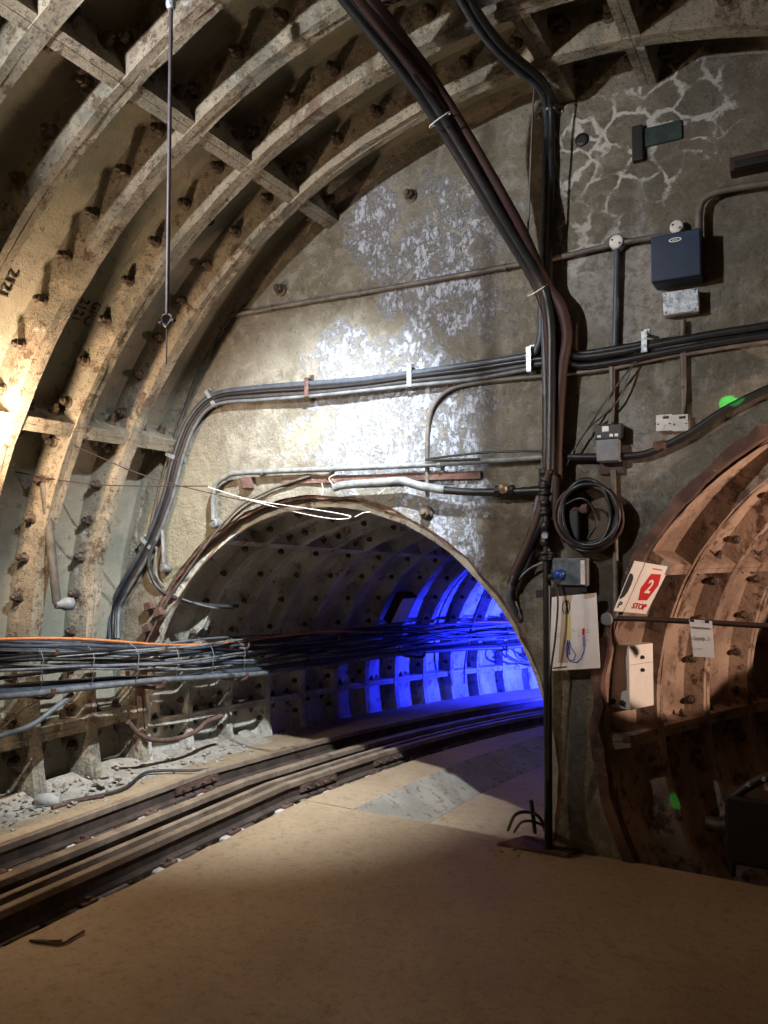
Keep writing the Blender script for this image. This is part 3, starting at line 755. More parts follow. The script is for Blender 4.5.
# twin plates
for i, (px, lab) in enumerate(((665.5, 'left dusty white plate of the pair under the galvanised box'), (681.5, 'right dusty white plate of the pair, where the conduit enters'))):
    c = P(px, 424, 0); e = E('switch_plate', c - V((0, 0, 0.042)), lab, 'switch', 'pair of dusty switch plates')
    bk = part(MB().bevbox(V((c.x, -0.02, c.z)), V((0.037, 0, 0)), V((0, 0.02, 0)), V((0, 0, 0.040)), 0.004), 'back_box', 'socket', e)
    pl = part(MB().bevbox(V((c.x, -0.043, c.z)), V((0.039, 0, 0)), V((0, 0.004, 0)), V((0, 0, 0.042)), 0.002), 'plate', 'socket', e)
    q = V((c.x + 0.01, -0.047, c.z + 0.026)); part(MB().obox(q, V((0.014, 0, 0)), V((0, 0.004, 0)), V((0, 0, 0.006))), 'rocker', 'ink', pl)
    for sx in (-1, 1):
        q = V((c.x + sx * 0.028, -0.046, c.z - 0.006)); part(MB().cyl(q, q - V((0, 0.004, 0)), 0.005, 0.004, 6), 'screw', 'bolt', pl)
# conduit into the top of the cabinet, and the brown fitting at the frame's edge
cable(wpts([(699, 236, -0.06), (699, 215, -0.06), (702, 202, -0.06), (712, 194, -0.06), (730, 189, -0.06), (775, 182, -0.06), (830, 174, -0.06)], -0.06), 0.018, 'conduit', 'dark conduit bending out of the top of the navy cabinet', 'conduit', None, 'conduit')
a = P(731, 172, 0); e = E('batten_fitting', V((a.x + 0.3, 0, a.z - 0.04)), 'dark red-brown batten fitting high on the right of the end wall', 'light fitting')
part(MB().bevbox(V((a.x + 0.35, -0.05, a.z - 0.005)), V((0.35, 0, 0)), V((0, 0.05, 0)), V((0, 0, 0.035)), 0.008), 'housing', 'brownbox', e)
part(MB().bevbox(V((a.x + 0.35, -0.105, a.z - 0.02)), V((0.33, 0, 0)), V((0, 0.012, 0)), V((0, 0, 0.018)), 0.006), 'cover', 'dark', e)

# ------------------------------------------------------------------ end wall: thick cable bundle
bl = [(113, 640, -0.10), (114, 610), (122, 590), (148, 545), (166, 500), (178, 455), (192, 420), (215, 398), (260, 392), (310, 388), (365, 383), (415, 377), (470, 370), (528, 360)]
offs = [(-0.025, 0.0), (0.0, 0.012), (0.028, 0.0), (0.052, 0.008)]
cols = ['bluegrey', 'black', 'darkgrey', 'grey']
labs = ['topmost dark blue-grey cable of the thick bundle above the left mouth', 'black cable second from the top of the thick bundle above the left mouth', 'dark grey cable third from the top of the bundle above the left mouth', 'lowest lighter grey cable of the bundle above the left mouth']
for k in range(4):
    o1, o2 = offs[k]; pts_ = []
    src = bl if k != 0 else bl + [(540, 350), (545, 335), (546, 300)]
    if k in (1, 2): src = bl + [(562, 356), (600, 352), (650, 342 + k), (720, 331 + k * 2), (790, 322 + k * 2), (850, 314)]
    q = wpts(src, -0.035 - o2)
    for i, p in enumerate(q):
        d = (q[min(i + 1, len(q) - 1)] - q[max(i - 1, 0)]); nrm = V((d.z, 0, -d.x)).normalized()
        pts_.append(p + nrm * o1 + V((0, 0, 0.004 * math.sin(i * 1.7 + k))))
    cable(pts_, (0.021, 0.017, 0.019, 0.013)[k], cols[k], labs[k], 'cable', 'thick cable bundle on the end wall')
clip(215, 399, 0, 0.13, 'strap clip at the bend of the thick cable bundle', tilt=-0.6)
clip(312, 389, 0, 0.12, 'rusty strap clip on the cable bundle below the efflorescence', mat='rust', out=0.06)
clip(414, 378, 0, 0.12, 'bright strap clip midway along the thick cable bundle', out=0.06)
clip(533, 362, 0, 0.13, 'strap clip left of the vertical cables', out=0.07)
clip(647, 345, 0, 0.10, 'strap clip on the cables right of the vertical pipe', out=0.075)
clip(177, 457, 0, 0.12, 'strap clip on the descending cables beside the vault', tilt=-1.2)
clip(151, 543, 0, 0.12, 'strap clip low on the descending cables beside the left mouth', tilt=-0.9)
# lower conduit that hooks down to a white drip
cable(wpts([(427, 492), (427, 455), (428, 425), (434, 405), (448, 391), (470, 384), (510, 379), (545, 376), (600, 370), (650, 360), (720, 348), (800, 336)], -0.025), 0.013, 'conduit', 'thin conduit hooking down above the crown of the left mouth', 'conduit', None, 'conduit')
# right hand upper black cables
for k, (dy, r, lab) in enumerate(((0, 0.020, 'upper black cable running to the right from the vertical stack'), (9, 0.016, 'lower black cable running to the right from the vertical stack'))):
    cable(wpts([(557, 330 + dy * 2, -0.09), (564, 350 + dy, -0.08), (580, 357 + dy, -0.06), (620, 352 + dy, -0.055), (660, 344 + dy, -0.055), (720, 333 + dy, -0.055), (800, 321 + dy, -0.055)], -0.05), r, 'black', lab, 'cable', 'black cables crossing to the right')
# thick pipe/cable rising to the right above the right mouth
cable(wpts([(560, 457), (600, 457), (640, 455), (662, 447), (690, 433), (720, 413), (750, 397), (800, 374)], -0.04), 0.020, 'dark', 'dark pipe climbing to the right above the right mouth', 'pipe', None, 'pipe')
c = P(660, 447, -0.04); e = thing(MB().lathe(c - V((0.03, 0, 0)), (1, 0, 0.2), [(0, 0.020), (0.004, 0.029), (0.026, 0.029), (0.034, 0.024), (0.058, 0.028), (0.062, 0.020)], 10), 'pipe_union', 'rust', 'rusty union joining the dark pipe above the right mouth', 'pipe fitting')
# small junction box on that pipe
c = P(611.5, 452, 0); e = E('junction_box', c - V((0, 0, 0.06)), 'small grey junction box with a dark label panel above it', 'junction box')
part(MB().bevbox(V((c.x, -0.045, c.z)), V((0.058, 0, 0)), V((0, 0.045, 0)), V((0, 0, 0.058)), 0.007), 'body', 'greybox', e)
part(MB().bevbox(V((c.x, -0.094, c.z)), V((0.056, 0, 0)), V((0, 0.005, 0)), V((0, 0, 0.056)), 0.004), 'lid', 'greybox', e)
hp = part(MB().bevbox(V((c.x + 0.002, -0.04, c.z + 0.098)), V((0.070, 0, 0)), V((0, 0.04, 0)), V((0, 0, 0.040)), 0.005), 'label_panel', 'dark', e)
for (dx, dz, sx, sz) in ((-0.012, 0.015, 0.017, 0.014), (-0.045, -0.022, 0.009, 0.006), (0.018, -0.020, 0.009, 0.007), (0.044, -0.020, 0.009, 0.007)):
    part(MB().obox(V((c.x + dx, -0.081, c.z + 0.098 + dz)), V((sx, 0, 0)), V((0, 0.001, 0)), V((0, 0, sz))), 'sticker', 'paper', hp)
part(MB().bevbox(V((c.x + 0.005, -0.012, c.z - 0.085)), V((0.062, 0, 0)), V((0, 0.012, 0)), V((0, 0, 0.036)), 0.004), 'back_plate', 'brownbox', e)
# thin cords slanting down from the right-hand clip
for k, (a1, lab) in enumerate((((612, 392), 'upper thin black cord slanting to the vertical pipe'), ((618, 400), 'lower thin black cord slanting to the vertical pipe'))):
    cable(wpts([(646 - 8 * k, 348), a1, (590 - 3 * k, 425 + 5 * k), (566, 462 + 3 * k)], -0.05), 0.005, 'black', lab, 'cord', None, 'cord', 6)

# ------------------------------------------------------------------ end wall: conduit and pipe above the left mouth
cable(wpts([(213, 520), (213, 498), (216, 485), (226, 477), (242, 473), (330, 469), (420, 465), (500, 460), (545, 457)], -0.05), 0.017, 'lightgrey', 'pale grey conduit with a bent end along the crown of the left mouth', 'conduit', None, 'conduit')
besa(213, 523, 0.036, 'round grey end box at the foot of the bent conduit', -0.05, 'lightgrey')
cable(wpts([(480, 459), (440, 457), (520, 452)][:1] + [(425, 460), (480, 453), (545, 451), (560, 453)], -0.075), 0.007, 'black', 'thin black cord above the pale conduit near the vertical pipe', 'cord', None, 'cord', 6)
cable(wpts([(334, 488), (345, 485), (385, 482), (402, 481), (420, 486), (445, 490)], -0.08), 0.026, 'lightgrey', 'lumpy lagged grey pipe along the crown of the left mouth', 'pipe', None, 'pipe', 10)
cable(wpts([(440, 490), (470, 492), (500, 492), (548, 490)], -0.08), 0.022, 'blackp', 'black pipe running to the tee on the vertical stack', 'pipe', None, 'pipe', 10)
c = P(505, 491, -0.08); e = E('pipe_valve', c - V((0, 0, 0.04)), 'tarnished brass valve on the black pipe left of the stack', 'valve')
part(MB().lathe(c - V((0.055, 0, 0)), (1, 0, 0), [(0, 0.024), (0.002, 0.032), (0.028, 0.032), (0.03, 0.026), (0.08, 0.026), (0.082, 0.032), (0.108, 0.032), (0.11, 0.024)], 8, False), 'body', 'blackp', e)
part(MB().lathe(c + V((0, -0.015, 0.0)), (0, -0.5, 0.6), [(0, 0.026), (0.03, 0.028), (0.04, 0.02), (0.05, 0.012)], 10), 'bonnet', 'brass', e)
for px in (330, 440, 262):
    saddle(px, 469 if px == 330 else (464 if px == 440 else 472), -0.05, 0.018, {330: 'saddle on the pale conduit over the middle of the crown', 440: 'saddle on the pale conduit below the hooked conduit', 262: 'saddle on the pale conduit near its bent left end'}[px], 'lightgrey')
# broken wooden board and iron stubs behind the pipe
e = thing(MB().obox(P(375, 478, -0.012), (P(470, 474, 0) - P(275, 480, 0)) / 2, V((0, 0.012, 0)), V((0, 0, 0.022))), 'timber_strip', 'rust', 'thin dark timber strip behind the pipes over the crown', 'timber')
e = thing(MB().bevbox(P(248, 483, -0.025), V((0.04, 0, 0)), V((0, 0.025, 0)), V((0, 0, 0.04)), 0.008), 'iron_stub', 'rust', 'rusty square iron stub under the bent conduit', 'iron stub')
# white string scraps hanging over the pipe
for k, q in enumerate(([(322, 483), (323, 490), (322, 495)], [(333, 485), (329, 478), (337, 474)], [(352, 490), (358, 495), (350, 493)], [(385, 489), (378, 494)])):
    cable([P(x, y, -0.10) for x, y in q], 0.003, 'white_wire', ['white string scrap hanging left of the lagged pipe', 'white string knotted on the end of the lagged pipe', 'torn white scrap hanging below the lagged pipe', 'small torn scrap under the middle of the lagged pipe'][k], 'string', 'scraps of string on the lagged pipe', 'string', 5, 3)

# ------------------------------------------------------------------ vertical stack
def vline(lst, y): return [P(a, b, y) for a, b in lst]
st = E('standpipe', V((P(545, 838, -0.075).x, -0.075, 0)), 'black standpipe with couplings rising from the floor at the pillar', 'pipe')
xs = P(546, 600, -0.075).x
part(MB().cyl(V((xs, -0.075, 0.012)), V((xs + 0.012, -0.075, P(551, 395, -0.075).z)), 0.022, None, 12), 'pipe', 'blackp', st)
def coup(py, h, r, nm='coupling', mat='blackp'):
    z = P(547, py, -0.075).z; mb = MB(); mb.lathe(V((xs + 0.003, -0.075, z - h / 2)), (0, 0, 1), [(0, r * 0.85), (0.004, r), (h * 0.3, r), (h * 0.33, r * 0.88), (h * 0.67, r * 0.88), (h * 0.7, r), (h - 0.004, r), (h, r * 0.85)], 10)
    return part(mb, nm, mat, st)
coup(478, 0.10, 0.036); coup(490, 0.06, 0.040, 'tee'); coup(508, 0.08, 0.036); coup(556, 0.05, 0.040, 'flange_nut')
vb = coup(534, 0.13, 0.031, 'valve_body')
zv = P(549, 536, -0.075).z
part(MB().lathe(V((xs + 0.01, -0.10, zv)), (0.15, -1, 0), [(0, 0.022), (0.012, 0.022), (0.016, 0.016), (0.03, 0.014)], 12), 'valve_cap', 'galv', vb)
part(MB().cyl(V((xs - 0.08, -0.06, P(547, 490, -0.075).z)), V((xs, -0.075, P(547, 490, -0.075).z)), 0.026, None, 10), 'tee_branch', 'blackp', st)

# big diagonal cables from the vault
diag = [((326, -25), (420, 95, -0.82), (495, 215, -0.36), (538, 288, -0.12), (551, 335, -0.10), (556, 400, -0.09), (555, 450, -0.07), (552, 500, -0.06), (538, 530, -0.055), (523, 560, -0.05), (512, 585, -0.05)),
        ((340, -25), (430, 92, -0.80), (508, 218, -0.34), (543, 290, -0.14), (549, 340, -0.13), (552, 420, -0.10), (546, 490, -0.075), (530, 540, -0.06), (514, 575, -0.05)),
        ((352, -25), (436, 85, -0.78), (515, 218, -0.34), (545, 282, -0.13), (560, 305, -0.13), (567, 335, -0.11), (562, 370, -0.10), (558, 430, -0.09), (556, 520, -0.05)),
        ((333, -25), (424, 88, -0.84), (500, 212, -0.40), (540, 280, -0.17), (550, 320, -0.16), (551, 380, -0.145), (550, 470, -0.15))]
dl = ['left edge cable of the thick diagonal bundle from the vault', 'middle cable of the diagonal bundle ending low by the pillar', 'right edge cable of the diagonal bundle that bulges right', 'front cable of the diagonal bundle meeting the standpipe']
for k, d in enumerate(diag):
    cable([P(*a) if len(a) == 3 else PV(*a, 0.06) for a in d], 0.029 if k != 3 else 0.024, ('black', 'brownbox', 'brownbox', 'black')[k], dl[k], 'cable', 'diagonal cables from the vault')
for (px, py, y, lab) in ((537, 290, -0.14, 'wire tie binding the diagonal cables where they meet the wall'), (440, 120, -0.74, 'wire tie halfway up the diagonal cables')):
    c = P(px, py, y); d = (P(545, 300, -0.12) - P(500, 218, -0.36)).normalized(); u = d.orthogonal().normalized(); v2 = d.cross(u)
    thing(MB().tube([c + (u * math.cos(2 * PI * i / 20) + v2 * math.sin(2 * PI * i / 20)) * 0.062 for i in range(20)], 0.0035, 5, True), 'cable_tie', 'white_wire', lab, 'cable tie', 'ties on the diagonal cables')
# vertical cables from the crown
vt = [([(447, -30), (468, 12), (492, 45), (520, 72), (538, 86)], ((545, 108, -0.06), (545, 180, -0.04), (543, 260, -0.04), (544, 320, -0.05), (546, 420, -0.05), (542, 480, -0.05), (525, 560, -0.045), (510, 592, -0.045), (516, 612, -0.03), (530, 632, 0.10))),
      ([(456, -30), (479, 14), (503, 46), (530, 69), (546, 86)], ((551, 108, -0.06), (551, 180, -0.04), (549, 260, -0.04), (550, 330, -0.05), (551, 430, -0.05), (547, 485, -0.045), (530, 560, -0.04), (512, 588, -0.035), (522, 622, 0.02), (536, 640, 0.20)))]
vt = [[PV(*a, 0.05) for a in u] + [P(*a) for a in v] for u, v in vt]
for k, d in enumerate(vt):
    cable(d, 0.020, ('bluegrey', 'black')[k], ('left dark blue cable dropping straight down the wall from the crown', 'right black cable dropping straight down the wall from the crown')[k], 'cable', 'vertical cables on the end wall')
clip(549, 114, 0, 0.10, 'galvanised clip where the vertical cables leave the vault', tilt=PI / 2, out=0.065)
c = PV(482, 3, 0.02); thing(MB().bevbox(c + V((0.05, 0, 0.02)), V((0.07, 0, 0)), V((0, 0.035, 0)), V((0, 0, 0.02)), 0.006), 'cable_bracket', 'galv', 'galvanised bracket gripping the vertical cables at the crown', 'bracket')
cable([P(541, -20, -0.35), P(533, 110, -0.30), P(528, 232, -0.28)], 0.006, 'conduit', 'thin rod hanging from the crown beside the vertical cables', 'rod', None, 'rod', 6)

# coil of spare cable
cc = P(590, 516, -0.05); e = E('cable_coil', cc - V((0, 0, 0.19)), 'coil of black cable hung on the wall right of the standpipe', 'cable coil')
for k in range(11):
    rx = 0.150 + 0.022 * random.random() - 0.03 * (k % 2); rz = 0.165 + 0.022 * random.random() - 0.012 * (k % 3)
    ox, oz = random.uniform(-.012, .012), random.uniform(-.012, .012); yy = -0.03 - 0.009 * k
    part(MB().tube([cc + V((ox + rx * math.cos(2 * PI * i / 40), yy + 0.05 + 0.006 * math.sin(i * 0.6 + k), oz + rz * math.sin(2 * PI * i / 40))) for i in range(40)], 0.0115, 6, True), 'loop', 'black' if k % 4 else 'brownbox', e)
part(MB().tube(catmull([cc + V((-0.14, -0.05, 0.05)), cc + V((-0.04, -0.07, 0.09)), cc + V((0.02, -0.07, 0.06)), cc + V((0.05, -0.07, -0.04)), cc + V((0.0, -0.06, -0.12))], 6), 0.007, 6), 'tail', 'black', e)
bx = P(580, 520, -0.06)
e = E('meter_block', bx - V((0, 0, 0.1)), 'dark lumpy valve assembly inside the cable coil', 'valve')
part(MB().bevbox(bx + V((-0.05, 0.02, -0.03)), V((0.05, 0, 0)), V((0, 0.035, 0)), V((0, 0, 0.09)), 0.012), 'body', 'dark', e)
part(MB().lathe(bx + V((0.0, 0, 0.055)), (1, -0.2, 0.1), [(-0.06, 0.014), (-0.05, 0.022), (-0.02, 0.024), (0.0, 0.014), (0.02, 0.03), (0.05, 0.03), (0.055, 0.014)], 8, False), 'coupling', 'rust', e)

# clear-fronted socket box with blue plug
a, b = P(557, 585, 0), P(591, 558, 0); c = (a + b) / 2; hx, hz = (b.x - a.x) / 2, (b.z - a.z) / 2
e = E('clear_front_box', V((c.x, -0.1, c.z - hz)), 'grey box with a smoky clear cover and a blue plug above the poster', 'electrical box')
part(MB().bevbox(V((c.x, -0.04, c.z)), V((hx, 0, 0)), V((0, 0.04, 0)), V((0, 0, hz)), 0.008), 'body', 'greybox', e)
cv = part(MB().bevbox(V((c.x, -0.09, c.z)), V((hx * 0.95, 0, 0)), V((0, 0.012, 0)), V((0, 0, hz * 0.95)), 0.007), 'cover', 'clear', e)
part(MB().obox(V((c.x + hx * 0.80, -0.104, c.z)), V((0.010, 0, 0)), V((0, 0.003, 0)), V((0, 0, hz * 0.85))), 'edge_strip', 'socket', cv)
pl = part(MB().lathe(V((c.x - hx * 0.35, -0.10, c.z - 0.005)), (-0.7, -0.6, -0.25), [(0, 0.022), (0.02, 0.022), (0.022, 0.026), (0.032, 0.026), (0.034, 0.021), (0.06, 0.019)], 12), 'plug', 'blueplug', e)
q = V((c.x - hx * 0.35, -0.10, c.z - 0.005)) + V((-0.7, -0.6, -0.25)).normalized() * 0.055
part(MB().lathe(q, (-0.7, -0.6, -0.3), [(0, 0.019), (0.025, 0.015), (0.03, 0.008)], 10), 'plug_end', 'dark', pl)
cable([q, P(558, 600, -0.15), P(555, 640, -0.15), P(551, 672, -0.14), P(549, 720, -0.13), P(549, 780, -0.10)], 0.006, 'black', 'thin black lead hanging from the blue plug past the poster', 'cord', None, 'cord', 6)
cable([P(513, 586, -0.05), P(528, 570, -0.06), P(545, 562, -0.06), P(560, 562, -0.05)], 0.007, 'lightgrey', 'pale grey lead from the socket box to the tunnel edge', 'cord', None, 'cord', 6)
# dark bar above the poster
a, b = P(537, 594, -0.06), P(586, 588, -0.06)
e = E('poster_rail', (a + b) / 2 - V((0, 0, 0.03)), 'black bar across the pillar from which the poster hangs', 'bar')
part(MB().obox((a + b) / 2, (b - a) / 2, V((0, 0.018, 0)), V((0, 0, 0.020))), 'bar', 'dark', e)
m1, m2 = P(560, 596, -0.065), P(580, 594, -0.065)
part(MB().obox((m1 + m2) / 2, (m2 - m1) / 2, V((0, 0.016, 0)), V((0, 0, 0.022))), 'clamp', 'dark', e)

# poster
def quad_board(name, corners, th, mat, label, cat):                # corners: tl, tr, br, bl in space
    tl, tr, br, bl_ = [V(c) for c in corners]; nrm = (tr - tl).cross(bl_ - tl).normalized()
    if nrm.dot(CAM - tl) < 0: nrm = -nrm
    e = E(name, (bl_ + br) / 2, label, cat)
    sh = part(MB().poly([tl, tr, br, bl_], -nrm, th), 'sheet', mat, e)
    def uv(u, v): return tl.lerp(tr, u).lerp(bl_.lerp(br, u), v)
    return e, sh, uv, nrm
def ink(sh, uv, nrm, pl_, mat, name='print', lift=0.0012):
    part(MB().poly([uv(*p) + nrm * lift for p in pl_], nrm, 0.0006), name, mat, sh)
def line(sh, uv, nrm, pts_, wd, mat, name='print', lift=0.002):
    part(MB().tube([uv(*p) + nrm * lift for p in pts_], wd, 5), name, mat, sh)
e, sh, uv, nr = quad_board('wall_poster', (P(552, 597, -0.085), P(596, 593, -0.085), P(600, 668, -0.085), P(549, 671, -0.085)), 0.006, 'paper', 'pale poster with a yellow and blue line diagram hung on the pillar', 'poster')
ink(sh, uv, nr, [(0.24, 0.0), (0.47, 0.0), (0.40, 0.2), (0.37, 0.9), (0.18, 0.9), (0.22, 0.4)], 'inktan', 'print', 0.0006)
ink(sh, uv, nr, [(0.72, 0.0), (1.0, 0.0), (0.97, 0.05), (0.75, 0.07)], 'inktan', 'print', 0.0006)
ink(sh, uv, nr, [(0.355, 0.24), (0.415, 0.24), (0.44, 0.60), (0.36, 0.60)], 'inkyellow')
line(sh, uv, nr, [(0.33 + 0.09 * math.cos(2 * PI * i / 16 + 1.57), 0.155 + 0.085 * math.sin(2 * PI * i / 16 + 1.57)) for i in range(17)], 0.0022, 'ink')
line(sh, uv, nr, [(0.31, 0.06), (0.38, 0.24)], 0.0018, 'ink'); line(sh, uv, nr, [(0.38, 0.06), (0.32, 0.22)], 0.0018, 'ink')
line(sh, uv, nr, [(0.37, 0.60), (0.34, 0.72), (0.36, 0.83), (0.44, 0.89), (0.55, 0.91), (0.64, 0.86), (0.70, 0.77), (0.71, 0.70)], 0.003, 'inkblue')
line(sh, uv, nr, [(0.40, 0.60), (0.44, 0.70), (0.53, 0.80), (0.50, 0.87), (0.40, 0.88), (0.37, 0.78), (0.41, 0.62)], 0.0022, 'inkblue')
line(sh, uv, nr, [(0.38, 0.62), (0.37, 0.76), (0.42, 0.80), (0.40, 0.66)], 0.002, 'inkblue')
ink(sh, uv, nr, [(0.675, 0.46), (0.73, 0.46), (0.725, 0.55), (0.675, 0.55)], 'red')
ink(sh, uv, nr, [(0.675, 0.56), (0.735, 0.56), (0.74, 0.70), (0.68, 0.71)], 'inkpurple')
for (u0, u1, v) in ((0.15, 0.33, 0.51), (0.10, 0.33, 0.545), (0.44, 0.50, 0.46), (0.46, 0.55, 0.49), (0.75, 0.84, 0.485), (0.75, 0.83, 0.515), (0.58, 0.64, 0.55), (0.76, 0.83, 0.62)):
    line(sh, uv, nr, [(u0, v), (u1, v)], 0.0010, 'inkgrey')
line(sh, uv, nr, [(0.08, 0.965), (0.36, 0.955)], 0.0032, 'ink', 'caption')

# stop sign on the lip of the right tunnel
e, sh, uv, nr = quad_board('stop_sign', (P(635, 561, -0.065), P(670, 567, 0.09), P(646, 614, 0.08), P(614, 611, -0.065)), 0.006, 'white', 'white sign with a red hexagon, number 2 and STOP at the right mouth', 'sign')
hexa = [(0.56, 0.17), (0.86, 0.20), (0.90, 0.52), (0.80, 0.72), (0.50, 0.72), (0.44, 0.42)]
hexa = [(0.58, 0.19), (0.86, 0.17), (0.93, 0.40), (0.82, 0.72), (0.56, 0.74), (0.47, 0.50)]
ink(sh, uv, nr, hexa, 'red', 'hexagon')
ux = (uv(1, .5) - uv(0, .5)).normalized(); uy = (uv(.5, 0) - uv(.5, 1)).normalized()
def lettering(txt, u, v, size, mat, bold=0.0, sx=1.0, nm='lettering'):
    a1 = (uv(1, .5) - uv(0, .5)).normalized() * sx; a2 = (uv(.5, 0) - uv(.5, 1)).normalized()
    m = Matrix((a1, a2, nr)).transposed().to_4x4(); m.translation = uv(u, v) + nr * 0.003
    me = text_mesh(txt, size, 0.0006, mat, bold); me.transform(m); me.transform(Matrix.Translation(-ROOT[sh.name]))
    o = bpy.data.objects.new(nm, me); COL.objects.link(o); o.parent = sh
lettering('2', 0.70, 0.455, 0.105, 'white', 0.002, 0.66)
lettering('STOP', 0.68, 0.86, 0.046, 'red', 0.001, 0.75)
for u0, u1 in ((0.56, 0.66), (0.68, 0.72), (0.74, 0.82)): line(sh, uv, nr, [(u0, 0.085), (u1, 0.085)], 0.003, 'red', 'small_print')
line(sh, uv, nr, [(0.285, 0.0), (0.285, 1.0)], 0.0014, 'inkgrey', 'divider')
ink(sh, uv, nr, [(0.0, 0.24), (0.08, 0.25), (0.145, 0.32), (0.165, 0.45), (0.155, 0.6), (0.11, 0.70), (0.04, 0.75), (0.0, 0.75)], 'ink', 'black_disc')
lettering('P', 0.09, 0.87, 0.05, 'ink', 0.001, 0.8)

# pipe across the right mouth with the paper notice
pp = [P(602, 618, -0.03), P(640, 619, -0.03), P(700, 622, -0.03), P(768, 626, -0.03), P(860, 630, -0.03)]
cable(pp, 0.014, 'brownbox', 'dark pipe crossing the right mouth at chest height', 'pipe', None, 'pipe')
c = P(607, 619, -0.03); thing(MB().lathe(c + V((0, 0.03, 0)), (0, -1, 0), [(0, 0.034), (0.05, 0.034), (0.055, 0.028)], 12), 'pipe_boss', 'greybox', 'round boss holding the left end of the pipe across the right mouth', 'pipe fitting')
e, sh, uv, nr = quad_board('paper_notice', (P(689, 619, -0.048), P(712, 621, -0.048), P(714.5, 658, -0.05), P(693.5, 656.5, -0.05)), 0.002, 'paper', 'small white paper notice hanging from the pipe across the right mouth', 'notice')
for u0, u1 in ((0.08, 0.46), (0.50, 0.92)): line(sh, uv, nr, [(u0, 0.20), (u1, 0.21)], 0.0042, 'inkgrey', 'heading')
lettering('Loop 3', 0.48, 0.49, 0.028, 'inkgrey', 0.0003, 0.9)
line(sh, uv, nr, [(0.25, 0.78), (0.45, 0.78)], 0.002, 'inkgrey', 'small_print')
for u in (0.13, 0.78):
    ink(sh, uv, nr, [(u - 0.09, 0.0), (u + 0.09, 0.0), (u + 0.09, 0.07), (u - 0.09, 0.07)], 'ink', 'tape')

# white box on brackets inside the right mouth
A1 = P(629, 646, 0.10); A2 = P(653, 643, 0.30); A3 = P(651, 709, 0.30); A4 = P(626, 710, 0.10)
e = E('white_control_box', A4, 'tall white metal box with two black knobs inside the right mouth', 'control box')
long = (A2 - A1); long.z = 0; dep = V((-long.y, long.x, 0)).normalized()
side = P(615, 644, 0.02) - A1; side.z = 0
up = V((0, 0, A1.z - A4.z))
c0 = A1 + V((0, 0, -up.z / 2)) + long / 2 + dep * 0.07
bd = part(MB().bevbox(c0, long / 2, dep * 0.07, up / 2, 0.004), 'body', 'white', e)
nr = -dep; 
fc = c0 - dep * 0.071
part(MB().obox(fc + V((0, 0, up.z * 0.20)), long * 0.49, dep * 0.0008, V((0, 0, 0.0012))), 'seam', 'inkgrey', bd)
for dz in (0.30, 0.10):
    q = fc + long * 0.0 + V((0, 0, up.z * dz)); part(MB().lathe(q, -dep, [(0, 0.010), (0.012, 0.010), (0.016, 0.006)], 10), 'knob', 'ink', bd)
for dz, ll in ((0.42, 0.2), (-0.38, 0.2)):
    q = c0 - long * 0.5 + V((0, 0, up.z * dz)) + dep * 0.02
    part(MB().cyl(q, q + V((-0.16, 0.0, 0.0)) + dep * 0.05, 0.006, None, 6), 'bracket_rod', 'galv', bd)
for dd in (-0.03, 0.03):
    q = c0 - long * 0.502 + dep * dd + V((0, 0, -up.z * 0.40)); part(MB().lathe(q, -long, [(0, 0.014), (0.02, 0.014), (0.022, 0.010)], 10), 'gland', 'ink', bd)

# ------------------------------------------------------------------ left side: cable run along the wall
def run(off, dz, s):                                  # off: distance into the hall from the run's line
    if s <= 0.3:
        return V((-4.12 + off, s, 0.93 - 0.10 * (s + 1.2) * 0.9 + dz))
    p0 = 0.93 - 0.10 * (0.3 + 1.2) * 0.9
    # follow the left tunnel wall
    ang = math.pi - math.asin(max(-1, min(1, (0.52) / LRI)))
    p, th = left_path(s); rt = V((math.cos(th), -math.sin(th), 0))
    tgt = p + rt * (-(1.29) + off); base = V((-4.12 + off, s, 0)); k = min(1, (s - 0.3) / 1.0)
    x = tgt * k + base * (1 - k); return V((x.x, x.y, p0 - SL * s + SL * 0.3 - 0.03 * k + dz))
kinds = [('grey', 0.009), ('darkgrey', 0.011), ('black', 0.010), ('lightgrey', 0.007), ('bluegrey', 0.012), ('purple', 0.008)]
SSR = [-3.2 + 0.34 * i for i in range(40)]
words = ['topmost layer', 'upper layer', 'middle layer', 'lower layer', 'bottom layer']
cn = {'grey': 'grey', 'darkgrey': 'dark grey', 'black': 'black', 'lightgrey': 'pale grey', 'bluegrey': 'blue-grey', 'purple': 'dull purple', 'orange': 'orange'}
rnd = random.Random(5)
for k in range(27):
    lay = k // 6 if k < 24 else 4
    mat, r = kinds[rnd.randrange(6)]
    dz0 = 0.10 - 0.052 * lay; off0 = -0.07 + 0.030 * (k % 6)
    if k == 2: mat, r, dz0, off0 = 'orange', 0.010, 0.115, 0.06
    if k >= 24: mat, r, off0, dz0 = ('bluegrey', 'black', 'grey')[k - 24], (0.024, 0.026, 0.02)[k - 24], (0.04, -0.01, 0.09)[k - 24], (-0.145, -0.15, -0.16)[k - 24]
    f1, f2, ph = rnd.uniform(0.6, 2.2), rnd.uniform(0.5, 1.6), rnd.uniform(0, 6)
    amp = 0.032 if k < 24 else 0.012
    pts_ = [run(off0 + amp * math.sin(f1 * s * 1.7 + ph) + rnd.uniform(-.006, .006), dz0 + amp * math.cos(f2 * s * 1.9 + ph * 2) + rnd.uniform(-.006, .006), s) for s in SSR]
    lab = 'single orange cable on top of the cable run along the left wall' if mat == 'orange' else ('thick %s cable at the bottom of the left cable run' % cn[mat] if k >= 24 else '%s cable in the %s of the left cable run, %s' % (cn[mat], words[lay], ['against the wall', 'second from the wall', 'third from the wall', 'third from the front', 'second from the front', 'at the front'][k % 6]))
    cable(pts_, r, mat, lab, 'cable', 'cable run along the left wall', 'cable', 6, 4)
